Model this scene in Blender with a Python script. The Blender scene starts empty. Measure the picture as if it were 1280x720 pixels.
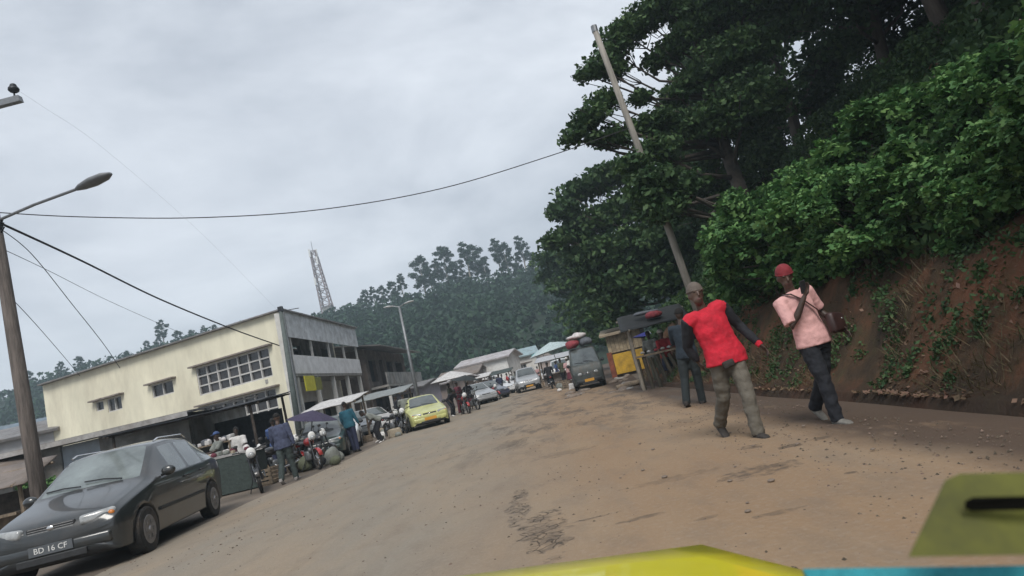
import bpy, bmesh, math, random
import numpy as np
from mathutils import Vector, Matrix, Quaternion, noise
R = math.radians
PI = math.pi
rnd = random.Random(7)
sc = bpy.context.scene
C = sc.collection

# ------------------------------------------------------------------ camera
F_PX, PITCH, ROLL, CAM_H = 800.0, R(7.7), R(13.2), 1.28
CF = Vector((0, math.cos(PITCH), math.sin(PITCH)))
CR0 = Vector((1, 0, 0)); CU0 = CR0.cross(CF)
CR = CR0*math.cos(ROLL) - CU0*math.sin(ROLL)
CU = CR0*math.sin(ROLL) + CU0*math.cos(ROLL)
CP = Vector((0, 0, CAM_H))
cd = bpy.data.cameras.new('camera'); cam = bpy.data.objects.new('camera', cd); C.objects.link(cam)
m3 = Matrix((CR, CU, -CF)).transposed()
cam.matrix_world = Matrix.Translation(CP) @ m3.to_4x4()
cd.sensor_width = 36; cd.lens = F_PX/1280*36; cd.clip_start = 0.05; cd.clip_end = 3000
sc.camera = cam

def at(x, y, Y):
    """place in the world seen at photo pixel x,y and Y metres up the road"""
    d = CF + CR*((x-640)/F_PX) + CU*((360-y)/F_PX)
    return CP + d*(Y/d.y)

# ------------------------------------------------------------------ materials
MATS = {}
def mat(name, col, rough=0.7, var=0.15, scale=6.0, metal=0.0, bump=0.0, bscale=None, col2=None, spec=0.5,
        island=0.0, coord='Object', stretch=None, dirt=0.0, alpha=None, coat=0.0):
    if name in MATS: return MATS[name]
    m = bpy.data.materials.new(name); MATS[name] = m
    m.use_nodes = True; nt = m.node_tree; N = nt.nodes; L = nt.links
    b = N['Principled BSDF']
    b.inputs['Roughness'].default_value = rough
    b.inputs['Metallic'].default_value = metal
    b.inputs['Specular IOR Level'].default_value = spec
    b.inputs['Coat Weight'].default_value = coat
    tc = N.new('ShaderNodeTexCoord')
    src = tc.outputs[coord]
    if stretch:
        mp = N.new('ShaderNodeMapping'); mp.inputs['Scale'].default_value = stretch
        L.new(src, mp.inputs['Vector']); src = mp.outputs['Vector']
    nz = N.new('ShaderNodeTexNoise'); nz.inputs['Scale'].default_value = scale
    nz.inputs['Detail'].default_value = 6; nz.inputs['Roughness'].default_value = 0.65
    L.new(src, nz.inputs['Vector'])
    c2 = col2 if col2 else tuple(max(0, c*(1-var*1.8)) for c in col)
    c1 = col if col2 else tuple(min(1, c*(1+var*0.9)) for c in col)
    mr = N.new('ShaderNodeMapRange'); mr.inputs[1].default_value = 0.32; mr.inputs[2].default_value = 0.68
    L.new(nz.outputs['Fac'], mr.inputs[0])
    mx = N.new('ShaderNodeMix'); mx.data_type = 'RGBA'
    mx.inputs[6].default_value = (*c2, 1); mx.inputs[7].default_value = (*c1, 1)
    L.new(mr.outputs[0], mx.inputs[0])
    out = mx.outputs[2]
    if island:
        g = N.new('ShaderNodeNewGeometry')
        hs = N.new('ShaderNodeHueSaturation')
        m1 = N.new('ShaderNodeMapRange'); m1.inputs[3].default_value = 1-island; m1.inputs[4].default_value = 1+island*1.2
        L.new(g.outputs['Random Per Island'], m1.inputs[0]); L.new(m1.outputs[0], hs.inputs['Value'])
        m2 = N.new('ShaderNodeMath'); m2.operation = 'MULTIPLY_ADD'
        m2.inputs[1].default_value = -0.05; m2.inputs[2].default_value = 0.525
        L.new(g.outputs['Random Per Island'], m2.inputs[0]); L.new(m2.outputs[0], hs.inputs['Hue'])
        L.new(out, hs.inputs['Color']); out = hs.outputs['Color']
    if dirt:
        n2 = N.new('ShaderNodeTexNoise'); n2.inputs['Scale'].default_value = scale*0.35; n2.inputs['Detail'].default_value = 8
        n2.inputs['Roughness'].default_value = 0.7
        L.new(src, n2.inputs['Vector'])
        r2 = N.new('ShaderNodeMapRange'); r2.inputs[1].default_value = 0.48; r2.inputs[2].default_value = 0.7; r2.inputs[4].default_value = dirt
        L.new(n2.outputs['Fac'], r2.inputs[0])
        mx2 = N.new('ShaderNodeMix'); mx2.data_type = 'RGBA'
        L.new(r2.outputs[0], mx2.inputs[0]); L.new(out, mx2.inputs[6]); mx2.inputs[7].default_value = (0.2, 0.15, 0.11, 1)
        out = mx2.outputs[2]
        rr = N.new('ShaderNodeMapRange'); rr.inputs[3].default_value = rough; rr.inputs[4].default_value = min(1, rough+0.5)
        L.new(r2.outputs[0], rr.inputs[0]); L.new(rr.outputs[0], b.inputs['Roughness'])
    L.new(out, b.inputs['Base Color'])
    if bump:
        n3 = N.new('ShaderNodeTexNoise'); n3.inputs['Scale'].default_value = bscale or scale*3; n3.inputs['Detail'].default_value = 5
        L.new(src, n3.inputs['Vector'])
        bp = N.new('ShaderNodeBump'); bp.inputs['Strength'].default_value = bump; bp.inputs['Distance'].default_value = 0.05
        L.new(n3.outputs['Fac'], bp.inputs['Height']); L.new(bp.outputs[0], b.inputs['Normal'])
    return m

def corrugated(name, col, axis=0, scale=28.0, rough=0.5, metal=0.3, dirt=0.5):
    m = mat(name, col, rough, 0.2, 2.0, metal, dirt=dirt)
    if m.get('cg'): return m
    m['cg'] = 1
    nt = m.node_tree; N = nt.nodes; L = nt.links
    tc = N.new('ShaderNodeTexCoord'); w = N.new('ShaderNodeTexWave')
    w.bands_direction = 'XYZ'[axis]; w.inputs['Scale'].default_value = scale/ (2*PI) * 2
    L.new(tc.outputs['Object'], w.inputs['Vector'])
    bp = N.new('ShaderNodeBump'); bp.inputs['Strength'].default_value = 0.6; bp.inputs['Distance'].default_value = 0.03
    L.new(w.outputs['Fac'], bp.inputs['Height']); L.new(bp.outputs[0], N['Principled BSDF'].inputs['Normal'])
    return m

def leafmat(name, col, col2, island=0.35):
    m = mat(name, col, 0.6, 0.2, 0.55, col2=col2, island=island, spec=0.25)
    if m.get('lf'): return m
    m['lf'] = 1
    nt = m.node_tree; N = nt.nodes; L = nt.links
    b = N['Principled BSDF']
    src = b.inputs['Base Color'].links[0].from_socket
    tr = N.new('ShaderNodeBsdfTranslucent'); L.new(src, tr.inputs['Color'])
    ms = N.new('ShaderNodeMixShader'); ms.inputs[0].default_value = 0.22
    L.new(b.outputs[0], ms.inputs[1]); L.new(tr.outputs[0], ms.inputs[2])
    L.new(ms.outputs[0], N['Material Output'].inputs['Surface'])
    return m

BARK = mat('bark', (0.13, 0.105, 0.085), 0.9, 0.35, 5, bump=0.8, stretch=(1, 1, .25))
PALEBARK = mat('pale_bark', (0.34, 0.31, 0.27), 0.9, 0.3, 4, bump=0.5, stretch=(1, 1, .2))
WOODPOLE = mat('pole_wood', (0.16, 0.135, 0.12), 0.9, 0.3, 5, bump=0.5, stretch=(3, 3, .3))
TIMBER = mat('rough_timber', (0.22, 0.17, 0.12), 0.85, 0.3, 5, bump=0.4, stretch=(3, 3, .5))
DARKTIMBER = mat('dark_timber', (0.07, 0.055, 0.045), 0.9, 0.3, 5, bump=0.4)
STEEL = mat('grey_steel', (0.23, 0.24, 0.25), 0.5, 0.15, 8, 0.6)
DARKMETAL = mat('dark_metal', (0.035, 0.037, 0.042), 0.45, 0.2, 10, 0.5)
BLACK = mat('black_rubber', (0.02, 0.02, 0.02), 0.85, 0.3, 12, dirt=0.35)
BLACKPL = mat('black_plastic', (0.025, 0.026, 0.028), 0.55, 0.2, 12)
CHROME = mat('chrome', (0.6, 0.6, 0.6), 0.2, 0.1, 5, 0.9)
RIM = mat('wheel_rim', (0.25, 0.25, 0.26), 0.4, 0.2, 12, 0.6, dirt=0.5)
GLASS = mat('car_glass', (0.03, 0.038, 0.04), 0.12, 0.2, 2, 0.0, spec=0.6, coat=0.2, dirt=0.15)
DUSTGLASS = mat('dusty_windscreen', (0.07, 0.085, 0.085), 0.10, 0.35, 1.3, 0.0, spec=1.0, coat=0.5, dirt=0.12)
WINGLASS = mat('window_glass', (0.05, 0.047, 0.05), 0.25, 0.5, 1.2, spec=0.7)
SKYGLASS = mat('sky_reflection_glass', (0.15, 0.175, 0.172), 0.12, 0.35, 1.1, 0.0, spec=1.0, coat=0.5)  # pale base colour stands in for sky reflected in the panes
LENS = mat('lamp_lens', (0.32, 0.33, 0.33), 0.15, 0.2, 12, spec=0.8, coat=.5)
AMBER = mat('amber_lens', (0.5, 0.16, 0.02), 0.2, 0.1, 12)
REDLENS = mat('red_lens', (0.35, 0.02, 0.02), 0.2, 0.1, 12)
WHITE = mat('white_paint', (0.7, 0.7, 0.68), 0.6, 0.08, 3, dirt=0.35)
CONCRETE = mat('concrete', (0.3, 0.29, 0.27), 0.9, 0.2, 2, bump=0.3, dirt=0.4)
WIRE = mat('wire_black', (0.03, 0.03, 0.035), 0.8, 0.1, 2)
L_DARK = leafmat('leaf_dark', (0.070, 0.130, 0.045), (0.026, 0.058, 0.024))
L_MID = leafmat('leaf_mid', (0.072, 0.135, 0.040), (0.030, 0.066, 0.026))
L_BRIGHT = leafmat('leaf_bright', (0.135, 0.27, 0.080), (0.055, 0.13, 0.045))
L_FAR = leafmat('leaf_far', (0.032, 0.070, 0.036), (0.014, 0.038, 0.022))
L_DRY = leafmat('grass_dry', (0.19, 0.145, 0.08), (0.08, 0.07, 0.035))
LITTER = leafmat('litter', (0.27, 0.19, 0.12), (0.10, 0.06, 0.04))

# ------------------------------------------------------------------ mesh helper
class MB:
    def __init__(s): s.v = []; s.f = []; s.m = []
    def add(s, vs, fs, mi=0, M=None):
        o = len(s.v)
        for p in vs:
            p = Vector(p)
            s.v.append(tuple(M @ p) if M is not None else tuple(p))
        for f in fs: s.f.append(tuple(i+o for i in f)); s.m.append(mi)
        return s
    def box(s, c, d, rz=0, mi=0, M=None, bev=0.0):
        x, y, z = [a/2 for a in d]
        if bev <= 0:
            vs = [(-x,-y,-z),(x,-y,-z),(x,y,-z),(-x,y,-z),(-x,-y,z),(x,-y,z),(x,y,z),(-x,y,z)]
            fs = [(3,2,1,0),(4,5,6,7),(0,1,5,4),(1,2,6,5),(2,3,7,6),(3,0,4,7)]
        else:
            bm = bmesh.new(); bmesh.ops.create_cube(bm, size=1)
            for v in bm.verts: v.co = Vector((v.co.x*2*x, v.co.y*2*y, v.co.z*2*z))
            bmesh.ops.bevel(bm, geom=list(bm.edges), offset=bev, segments=2, affect='EDGES', profile=.5)
            bm.verts.ensure_lookup_table()
            vs = [tuple(v.co) for v in bm.verts]; fs = [tuple(v.index for v in f.verts) for f in bm.faces]; bm.free()
        T = Matrix.Translation(Vector(c)) @ Matrix.Rotation(rz, 4, 'Z')
        if M is not None: T = M @ T
        return s.add(vs, fs, mi, T)
    def tube(s, pts, rad, n=8, mi=0, caps=True, flat=1.0, up=None):
        pts = [Vector(p) for p in pts]
        rs = rad if isinstance(rad, (list, tuple)) else [rad]*len(pts)
        vs = []; fs = []
        ref = Vector(up) if up else None
        for i, p in enumerate(pts):
            t = (pts[min(i+1, len(pts)-1)] - pts[max(i-1, 0)])
            if t.length < 1e-9: t = Vector((0,0,1))
            t.normalize()
            if ref is None:
                ref = Vector((1,0,0)) if abs(t.x) < .8 else Vector((0,1,0))
            a = (ref - t*ref.dot(t))
            if a.length < 1e-5: a = t.orthogonal()
            a.normalize(); b = t.cross(a)
            if up is None: ref = a
            r = rs[i]; ra, rb = (r if isinstance(r, (list, tuple)) else (r, r*flat))
            for k in range(n):
                q = 2*PI*k/n
                vs.append(p + a*(ra*math.cos(q)) + b*(rb*math.sin(q)))
        for i in range(len(pts)-1):
            for k in range(n):
                k2 = (k+1) % n
                fs.append((i*n+k, i*n+k2, (i+1)*n+k2, (i+1)*n+k))
        if caps:
            fs.append(tuple(range(n-1, -1, -1))); o = (len(pts)-1)*n; fs.append(tuple(o+k for k in range(n)))
        return s.add(vs, fs, mi)
    def ell(s, c, r, nu=12, nv=8, mi=0, M=None, z0=-1.0, z1=1.0):
        vs = []; fs = []
        a0 = math.asin(z0); a1 = math.asin(z1)
        for j in range(nv+1):
            a = a0 + (a1-a0)*j/nv
            for k in range(nu):
                q = 2*PI*k/nu
                vs.append((r[0]*math.cos(a)*math.cos(q), r[1]*math.cos(a)*math.sin(q), r[2]*math.sin(a)))
        for j in range(nv):
            for k in range(nu):
                k2 = (k+1) % nu
                fs.append((j*nu+k, j*nu+k2, (j+1)*nu+k2, (j+1)*nu+k))
        fs.append(tuple(range(nu-1, -1, -1))); fs.append(tuple(nv*nu+k for k in range(nu)))
        T = Matrix.Translation(Vector(c))
        if M is not None: T = T @ M
        return s.add(vs, fs, mi, T)
    def quad(s, a, b, c, d, mi=0): return s.add([a, b, c, d], [(0,1,2,3)], mi)
    def slab(s, pts, thick, nrm=None, mi=0):
        """solid plate of a polygon"""
        pts = [Vector(p) for p in pts]; n = len(pts)
        nn = Vector(nrm) if nrm else (pts[1]-pts[0]).cross(pts[2]-pts[0]).normalized()
        q = [p - nn*thick for p in pts]
        fs = [tuple(range(n)), tuple(range(2*n-1, n-1, -1))] + [(i, i+n, (i+1) % n + n, (i+1) % n) for i in range(n)]
        return s.add(pts+q, fs, mi)
    def mesh(s, name, mats, smooth=False):
        me = bpy.data.meshes.new(name); me.from_pydata(s.v, [], s.f)
        for m in (mats if isinstance(mats, (list, tuple)) else [mats]): me.materials.append(m)
        if len(me.materials) > 1: me.polygons.foreach_set('material_index', s.m)
        if smooth: me.polygons.foreach_set('use_smooth', [True]*len(me.polygons))
        me.update(); return me
    def build(s, name, mats, parent=None, smooth=False, loc=None, label=None):
        bm = bmesh.new(); me = s.mesh(name, mats, smooth)
        bm.from_mesh(me); bmesh.ops.recalc_face_normals(bm, faces=bm.faces); bm.to_mesh(me); bm.free()
        return link(name, me, parent, loc, label)

def link(name, me, parent=None, loc=None, label=None):
    o = bpy.data.objects.new(name, me); C.objects.link(o)
    if parent: o.parent = parent
    if loc is not None: o.location = loc
    if label: o['label'] = label
    return o
def tag(o, label=None, cat=None, group=None, kind=None):
    if label: o['label'] = label
    if cat: o['category'] = cat
    if group: o['group'] = group
    if kind: o['kind'] = kind
    return o
def thing(name, label, cat, loc=(0,0,0), rz=0, group=None):
    o = bpy.data.objects.new(name, None); C.objects.link(o)
    o.location = loc; o.rotation_euler = (0, 0, rz); o.empty_display_size = .2
    return tag(o, label, cat, group)
def dup(root, loc=None, rz=None, label=None, scale=None, recolor=None):
    def cp(o, par):
        c = o.copy(); C.objects.link(c); c.parent = par
        if recolor and o.type == 'MESH' and o.name.split('.')[0] in recolor:
            for sl in c.material_slots[:1]:
                sl.link = 'OBJECT'; sl.material = recolor[o.name.split('.')[0]]
        for ch in list(o.children): cp(ch, c)
        return c
    r = cp(root, None)
    if loc is not None: r.location = loc
    if rz is not None: r.rotation_euler = (0, 0, rz)
    if label: r['label'] = label
    if scale: r.scale = scale if isinstance(scale, (tuple, list)) else (scale,)*3
    return r
def evalmesh(me_in, mods, name):
    o = bpy.data.objects.new('temporary', me_in); C.objects.link(o)
    for ty, kw in mods:
        md = o.modifiers.new('m', ty)
        for k, v in kw.items(): setattr(md, k, v)
    bpy.context.view_layer.update()
    dg = bpy.context.evaluated_depsgraph_get()
    me = bpy.data.meshes.new_from_object(o.evaluated_get(dg)); me.name = name
    bpy.data.objects.remove(o); return me
def text_mesh(txt, size, mt, extrude=0.003):
    cu = bpy.data.curves.new('writing', 'FONT'); cu.body = txt; cu.size = size; cu.extrude = extrude
    cu.align_x = 'CENTER'; cu.align_y = 'CENTER'; cu.resolution_u = 2
    o = bpy.data.objects.new('temporary', cu); C.objects.link(o)
    bpy.context.view_layer.update(); dg = bpy.context.evaluated_depsgraph_get()
    me = bpy.data.meshes.new_from_object(o.evaluated_get(dg)); me.name = 'writing'
    me.materials.clear(); me.materials.append(mt); bpy.data.objects.remove(o); return me

def nz(x, y, z=0.0, s=1.0): return noise.noise(Vector((x*s, y*s, z*s)))

# ------------------------------------------------------------------ terrain
def bank_x(y):
    """foot of the cut bank on the right of the road"""
    b = 3.95 - 0.02*y if y < 22 else 3.5 + (y-22)*0.16
    return b + 0.12*nz(y, 3.1, 0, .5)
def hill_z(x, y):
    d = x - bank_x(y)
    if d <= 0: return 0.0
    H = 1.55 + 0.35*nz(y, 8, 0, .18) if y < 22 else max(.7, 1.55 - (y-22)*.05)
    run = 1.25 if y < 22 else 1.25 + (y-22)*.06
    if d < .18: z = 0.12*min(1, d/.05)
    else:
        t = min(1, (d-.18)/run); z = .12 + H*(t*t*(3-2*t)*.6 + t*.4)
        z += .16*nz(x, y, z, 1.3)*min(1, d) + .07*nz(x, y, z, 4)*min(1, d*2)
    if d > .18+run: z += (d-.18-run)*.72 + .5*nz(x, y, 0, .25)*min(1, (d-.18-run)/2)
    return z

def grid(xs, ys, zf):
    nx, ny = len(xs), len(ys)
    v = [(x, y, zf(x, y)) for y in ys for x in xs]
    f = [(j*nx+i, j*nx+i+1, (j+1)*nx+i+1, (j+1)*nx+i) for j in range(ny-1) for i in range(nx-1)]
    return v, f

def ground_mat():
    m = bpy.data.materials.new('yard_earth'); m.use_nodes = True
    nt = m.node_tree; N = nt.nodes; L = nt.links; b = N['Principled BSDF']; b.inputs['Roughness'].default_value = .95
    g = N.new('ShaderNodeNewGeometry')
    n1 = N.new('ShaderNodeTexNoise'); n1.inputs['Scale'].default_value = .5; n1.inputs['Detail'].default_value = 8
    L.new(g.outputs['Position'], n1.inputs['Vector'])
    cr = N.new('ShaderNodeValToRGB'); e = cr.color_ramp.elements
    e[0].position = .35; e[0].color = (.085, .068, .052, 1); e[1].position = .65; e[1].color = (.17, .135, .105, 1)
    L.new(n1.outputs['Fac'], cr.inputs[0]); L.new(cr.outputs[0], b.inputs['Base Color'])
    return m

def road_mat():
    m = bpy.data.materials.new('dusty_road'); m.use_nodes = True
    nt = m.node_tree; N = nt.nodes; L = nt.links; b = N['Principled BSDF']
    g = N.new('ShaderNodeNewGeometry'); P = g.outputs['Position']
    def noi(scale, detail=6, stretch=None, rough=.6, dist=0):
        s = P
        if stretch:
            mp = N.new('ShaderNodeMapping'); mp.inputs['Scale'].default_value = stretch; L.new(P, mp.inputs['Vector']); s = mp.outputs[0]
        n = N.new('ShaderNodeTexNoise'); n.inputs['Scale'].default_value = scale; n.inputs['Detail'].default_value = detail
        n.inputs['Roughness'].default_value = rough; n.inputs['Distortion'].default_value = dist
        L.new(s, n.inputs['Vector']); return n.outputs['Fac']
    def mr(x, a, b_, c=0, d=1, cl=True):
        r = N.new('ShaderNodeMapRange'); r.clamp = cl
        for i, v in enumerate((a, b_, c, d)): r.inputs[i+1].default_value = v
        if hasattr(x, 'links') : L.new(x, r.inputs[0])
        return r.outputs[0]
    def mth(op, a, b_=None, c=None):
        n = N.new('ShaderNodeMath'); n.operation = op
        for i, v in enumerate((a, b_, c)):
            if v is None: continue
            if hasattr(v, 'links'): L.new(v, n.inputs[i])
            else: n.inputs[i].default_value = v
        return n.outputs[0]
    def mix(f, a, b_):
        n = N.new('ShaderNodeMix'); n.data_type = 'RGBA'
        if hasattr(f, 'links'): L.new(f, n.inputs[0])
        else: n.inputs[0].default_value = f
        for i, v in ((6, a), (7, b_)):
            if hasattr(v, 'links'): L.new(v, n.inputs[i])
            else: n.inputs[i].default_value = (*v, 1)
        return n.outputs[2]
    sx = N.new('ShaderNodeSeparateXYZ'); L.new(P, sx.inputs[0]); X, Y = sx.outputs[0], sx.outputs[1]
    wob = mth('MULTIPLY_ADD', noi(.35, 4), 2.2, -1.1)
    XW = mth('ADD', X, wob)
    side = mr(XW, -1.6, .6)                     # greyer worn asphalt on the left, brown dust on the right
    col = mix(side, (.232, .202, .162), (.255, .172, .105))
    col = mix(mth('MULTIPLY', mr(noi(.8, 8, (1, .35, 1)), .42, .68), .6), col, (.30, .225, .15))
    col = mix(mth('MULTIPLY', mr(noi(2.5, 8, (1, .5, 1)), .5, .75), .55), col, (.165, .13, .10))
    col = mix(mth('MULTIPLY', mr(noi(22, 4), .5, .8), .3), col, (.36, .31, .26))
    col = mix(mth('MULTIPLY', mr(noi(1.0, 6, (2.2, .12, 1)), .5, .7), .35), col, (.20, .165, .13))
    col = mix(mth('MULTIPLY', mr(noi(45, 3), .66, .72), .55), col, (.09, .075, .065))
    # damp mud along the right edge
    mud = mth('MULTIPLY', mr(mth('ADD', X, mth('MULTIPLY', wob, .4)), 2.5, 2.95), mr(noi(1.3, 8, (1, .3, 1), .7), .22, .42))
    col = mix(mth('MULTIPLY', mud, .9), col, (.07, .048, .036))
    # far damaged stretch
    rut = mth('MULTIPLY', mth('MULTIPLY', mr(Y, 9, 14), mr(X, -2.6, -1.2)), mr(noi(1.1, 8, (1, .3, 1), .75), .5, .6))
    col = mix(mth('MULTIPLY', rut, .75), col, (.10, .082, .068))
    # damp patches and the crazed patch with its cracks
    def blob(cx, cy, rx, ry, nsc=2.5, amp=.9):
        dx = mth('DIVIDE', mth('SUBTRACT', X, cx), rx); dy = mth('DIVIDE', mth('SUBTRACT', Y, cy), ry)
        d = mth('SQRT', mth('ADD', mth('MULTIPLY', dx, dx), mth('MULTIPLY', dy, dy)))
        d = mth('ADD', d, mth('MULTIPLY_ADD', noi(nsc, 6), amp, -amp/2))
        return mr(d, 1.0, .75)
    for (cx, cy, rx, ry, st) in ((1.72, 5.62, .38, .22, .75), (1.05, 6.1, .5, .12, .35), (2.0, 6.75, .12, .12, .7), (2.25, 6.35, .13, .1, .8), (.55, 5.0, .25, .05, .6),
                                 (1.35, 4.35, .16, .05, .5), (.95, 4.6, .10, .04, .5), (2.1, 4.9, .05, .04, .7), (2.55, 6.4, .14, .07, .6), (.2, 9.5, .5, .3, .35), (-.7, 12.5, .35, .8, .5), (2.3, 9.8, .7, .5, .3)):
        col = mix(mth('MULTIPLY', mth('MULTIPLY', blob(cx, cy, rx, ry, 9, 2.2), mr(noi(11, 6), .35, .55)), st), col, (.075, .058, .046))
    wv = N.new('ShaderNodeTexVoronoi'); wv.feature = 'DISTANCE_TO_EDGE'; wv.inputs['Scale'].default_value = 7
    nd = N.new('ShaderNodeTexNoise'); nd.inputs['Scale'].default_value = 6; L.new(P, nd.inputs['Vector'])
    va = N.new('ShaderNodeVectorMath'); va.operation = 'MULTIPLY_ADD'; L.new(nd.outputs['Color'], va.inputs[0]); va.inputs[1].default_value = (.3, .3, .3); L.new(P, va.inputs[2])
    L.new(va.outputs[0], wv.inputs['Vector'])
    crk = mr(wv.outputs['Distance'], .07, .01)
    cm = mth('MAXIMUM', blob(-.42, 6.5, .13, .9, 4, 2.0), blob(-.2, 5.35, .22, .75, 4, 2.2))
    cm = mth('MAXIMUM', cm, blob(.1, 5.35, .4, .03, 9, 1.6))
    cm = mth('MULTIPLY', cm, mr(noi(2.6, 5), .36, .5))
    cracks = mth('MULTIPLY', crk, cm)
    col = mix(mth('MULTIPLY', mth('MULTIPLY', cm, mr(noi(9, 6), .40, .60)), .6), col, (.075, .062, .054))
    col = mix(mth('MULTIPLY', cracks, .8), col, (.05, .042, .036))
    L.new(col, b.inputs['Base Color'])
    rg = mth('SUBTRACT', .93, mth('MULTIPLY', mud, .1)); L.new(rg, b.inputs['Roughness'])
    b.inputs['Specular IOR Level'].default_value = .3
    hgt = mth('ADD', mth('MULTIPLY', noi(3, 8, (1, .6, 1)), .5), mth('MULTIPLY', noi(30, 5), .12))
    hgt = mth('SUBTRACT', hgt, mth('MULTIPLY', cracks, .35)); hgt = mth('SUBTRACT', hgt, mth('MULTIPLY', rut, .3))
    bp = N.new('ShaderNodeBump'); bp.inputs['Strength'].default_value = .7; bp.inputs['Distance'].default_value = .06
    L.new(hgt, bp.inputs['Height']); L.new(bp.outputs[0], b.inputs['Normal'])
    return m

def bank_mat():
    m = bpy.data.materials.new('red_earth'); m.use_nodes = True
    nt = m.node_tree; N = nt.nodes; L = nt.links; b = N['Principled BSDF']; b.inputs['Roughness'].default_value = .95
    b.inputs['Specular IOR Level'].default_value = .2
    g = N.new('ShaderNodeNewGeometry')
    mp = N.new('ShaderNodeMapping'); mp.inputs['Scale'].default_value = (1, 1, .6); L.new(g.outputs['Position'], mp.inputs[0])
    n1 = N.new('ShaderNodeTexNoise'); n1.inputs['Scale'].default_value = 1.1; n1.inputs['Detail'].default_value = 9; n1.inputs['Roughness'].default_value = .7
    L.new(mp.outputs[0], n1.inputs['Vector'])
    cr = N.new('ShaderNodeValToRGB'); e = cr.color_ramp.elements
    e[0].position = .33; e[0].color = (.045, .034, .024, 1); e[1].position = .68; e[1].color = (.175, .078, .045, 1)
    x = e.new(.47); x.color = (.085, .055, .034, 1); x = e.new(.56); x.color = (.145, .070, .040, 1)
    L.new(n1.outputs['Fac'], cr.inputs[0])
    n2 = N.new('ShaderNodeTexNoise'); n2.inputs['Scale'].default_value = 3.3; n2.inputs['Detail'].default_value = 9; n2.inputs['Roughness'].default_value = .75
    L.new(mp.outputs[0], n2.inputs['Vector'])
    r = N.new('ShaderNodeMapRange'); r.inputs[1].default_value = .5; r.inputs[2].default_value = .66; r.inputs[4].default_value = .65
    L.new(n2.outputs['Fac'], r.inputs[0])
    mx = N.new('ShaderNodeMix'); mx.data_type = 'RGBA'; L.new(r.outputs[0], mx.inputs[0]); L.new(cr.outputs[0], mx.inputs[6]); mx.inputs[7].default_value = (.085, .072, .036, 1)
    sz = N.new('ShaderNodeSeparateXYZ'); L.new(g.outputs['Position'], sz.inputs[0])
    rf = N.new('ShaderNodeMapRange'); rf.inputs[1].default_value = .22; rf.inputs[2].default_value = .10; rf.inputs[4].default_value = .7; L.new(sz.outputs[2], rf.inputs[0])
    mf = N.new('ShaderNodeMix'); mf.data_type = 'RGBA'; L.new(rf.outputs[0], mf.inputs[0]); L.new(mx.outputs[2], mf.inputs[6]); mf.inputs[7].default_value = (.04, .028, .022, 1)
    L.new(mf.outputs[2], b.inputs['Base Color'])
    bp = N.new('ShaderNodeBump'); bp.inputs['Strength'].default_value = 1; bp.inputs['Distance'].default_value = .12
    L.new(n2.outputs['Fac'], bp.inputs['Height']); L.new(bp.outputs[0], b.inputs['Normal'])
    return m

mb = MB(); v, f = grid([-900, -300, -60, -20, 0, 20, 60, 300, 900], [-60, 0, 60, 200, 500, 1500], lambda x, y: 0)
mb.add(v, f); tag(mb.build('ground', ground_mat()), kind='structure')
mb = MB()
ys = [-12+i*1.5 for i in range(90)]
def xl(y): return -6.2 + .35*nz(y, 1.7, 0, .3) - (max(0, y-70)*.02)
def xr(y): return 4.1 if y < 22 else 3.6 + (y-22)*.12
v = []; nx = 26
for y in ys:
    for i in range(nx):
        t = i/(nx-1); x = xl(y)*(1-t) + xr(y)*t
        e = min(t, 1-t)*2
        v.append((x, y, .006 + min(.035, e*.12) + .012*nz(x, y, 0, .6)*min(1, e*6)))
f = [(j*nx+i, j*nx+i+1, (j+1)*nx+i+1, (j+1)*nx+i) for j in range(len(ys)-1) for i in range(nx-1)]
mb.add(v, f); tag(mb.build('road', road_mat(), smooth=True), kind='structure')

# bank + hillside to the right
def rows(a, b_, st): 
    r = []; x = a
    while x < b_: r.append(x); x += st
    return r
ys = rows(-8, 26, .22) + rows(26, 60, .6) + rows(60, 150, 3)
dx = rows(0, 2.4, .08) + rows(2.4, 8, .4) + rows(8, 60, 3)
v = [(bank_x(y)+d, y, hill_z(bank_x(y)+d, y) - (.02 if d == 0 else 0)) for y in ys for d in dx]
nx = len(dx)
f = [(j*nx+i, j*nx+i+1, (j+1)*nx+i+1, (j+1)*nx+i) for j in range(len(ys)-1) for i in range(nx-1)]
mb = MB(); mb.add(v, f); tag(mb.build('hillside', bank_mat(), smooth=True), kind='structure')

# far forested hill
def crest_z(x):
    pts = [(-420, 8), (-300, 14), (-180, 25), (-109, 31), (-80, 31), (-45, 28.5), (-17, 29.5), (10, 28), (40, 31), (90, 42), (200, 46)]
    for (a, za), (b_, zb) in zip(pts, pts[1:]):
        if x <= b_:
            t = max(0, (x-a)/(b_-a)); return za + (zb-za)*t
    return 46
def far_z(x, y):
    y0 = 95 + max(0, -x-30)*.25
    t = (y-y0)/(180-y0)
    if t <= 0: return -1 + t*3
    h = crest_z(x)*(min(1, t)**.85)
    if t > 1: h -= (t-1)*18
    return h + 1.5*nz(x, y, 0, .06)
HILLM = mat('hill_soil', (.016, .032, .017), .95, .3, .05, bump=.5, bscale=.6, coord='Object')
mb = MB(); v, f = grid(rows(-420, 200, 6), rows(92, 260, 5), far_z); mb.add(v, f)
tag(mb.build('hill', HILLM, smooth=True), kind='structure')

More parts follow.
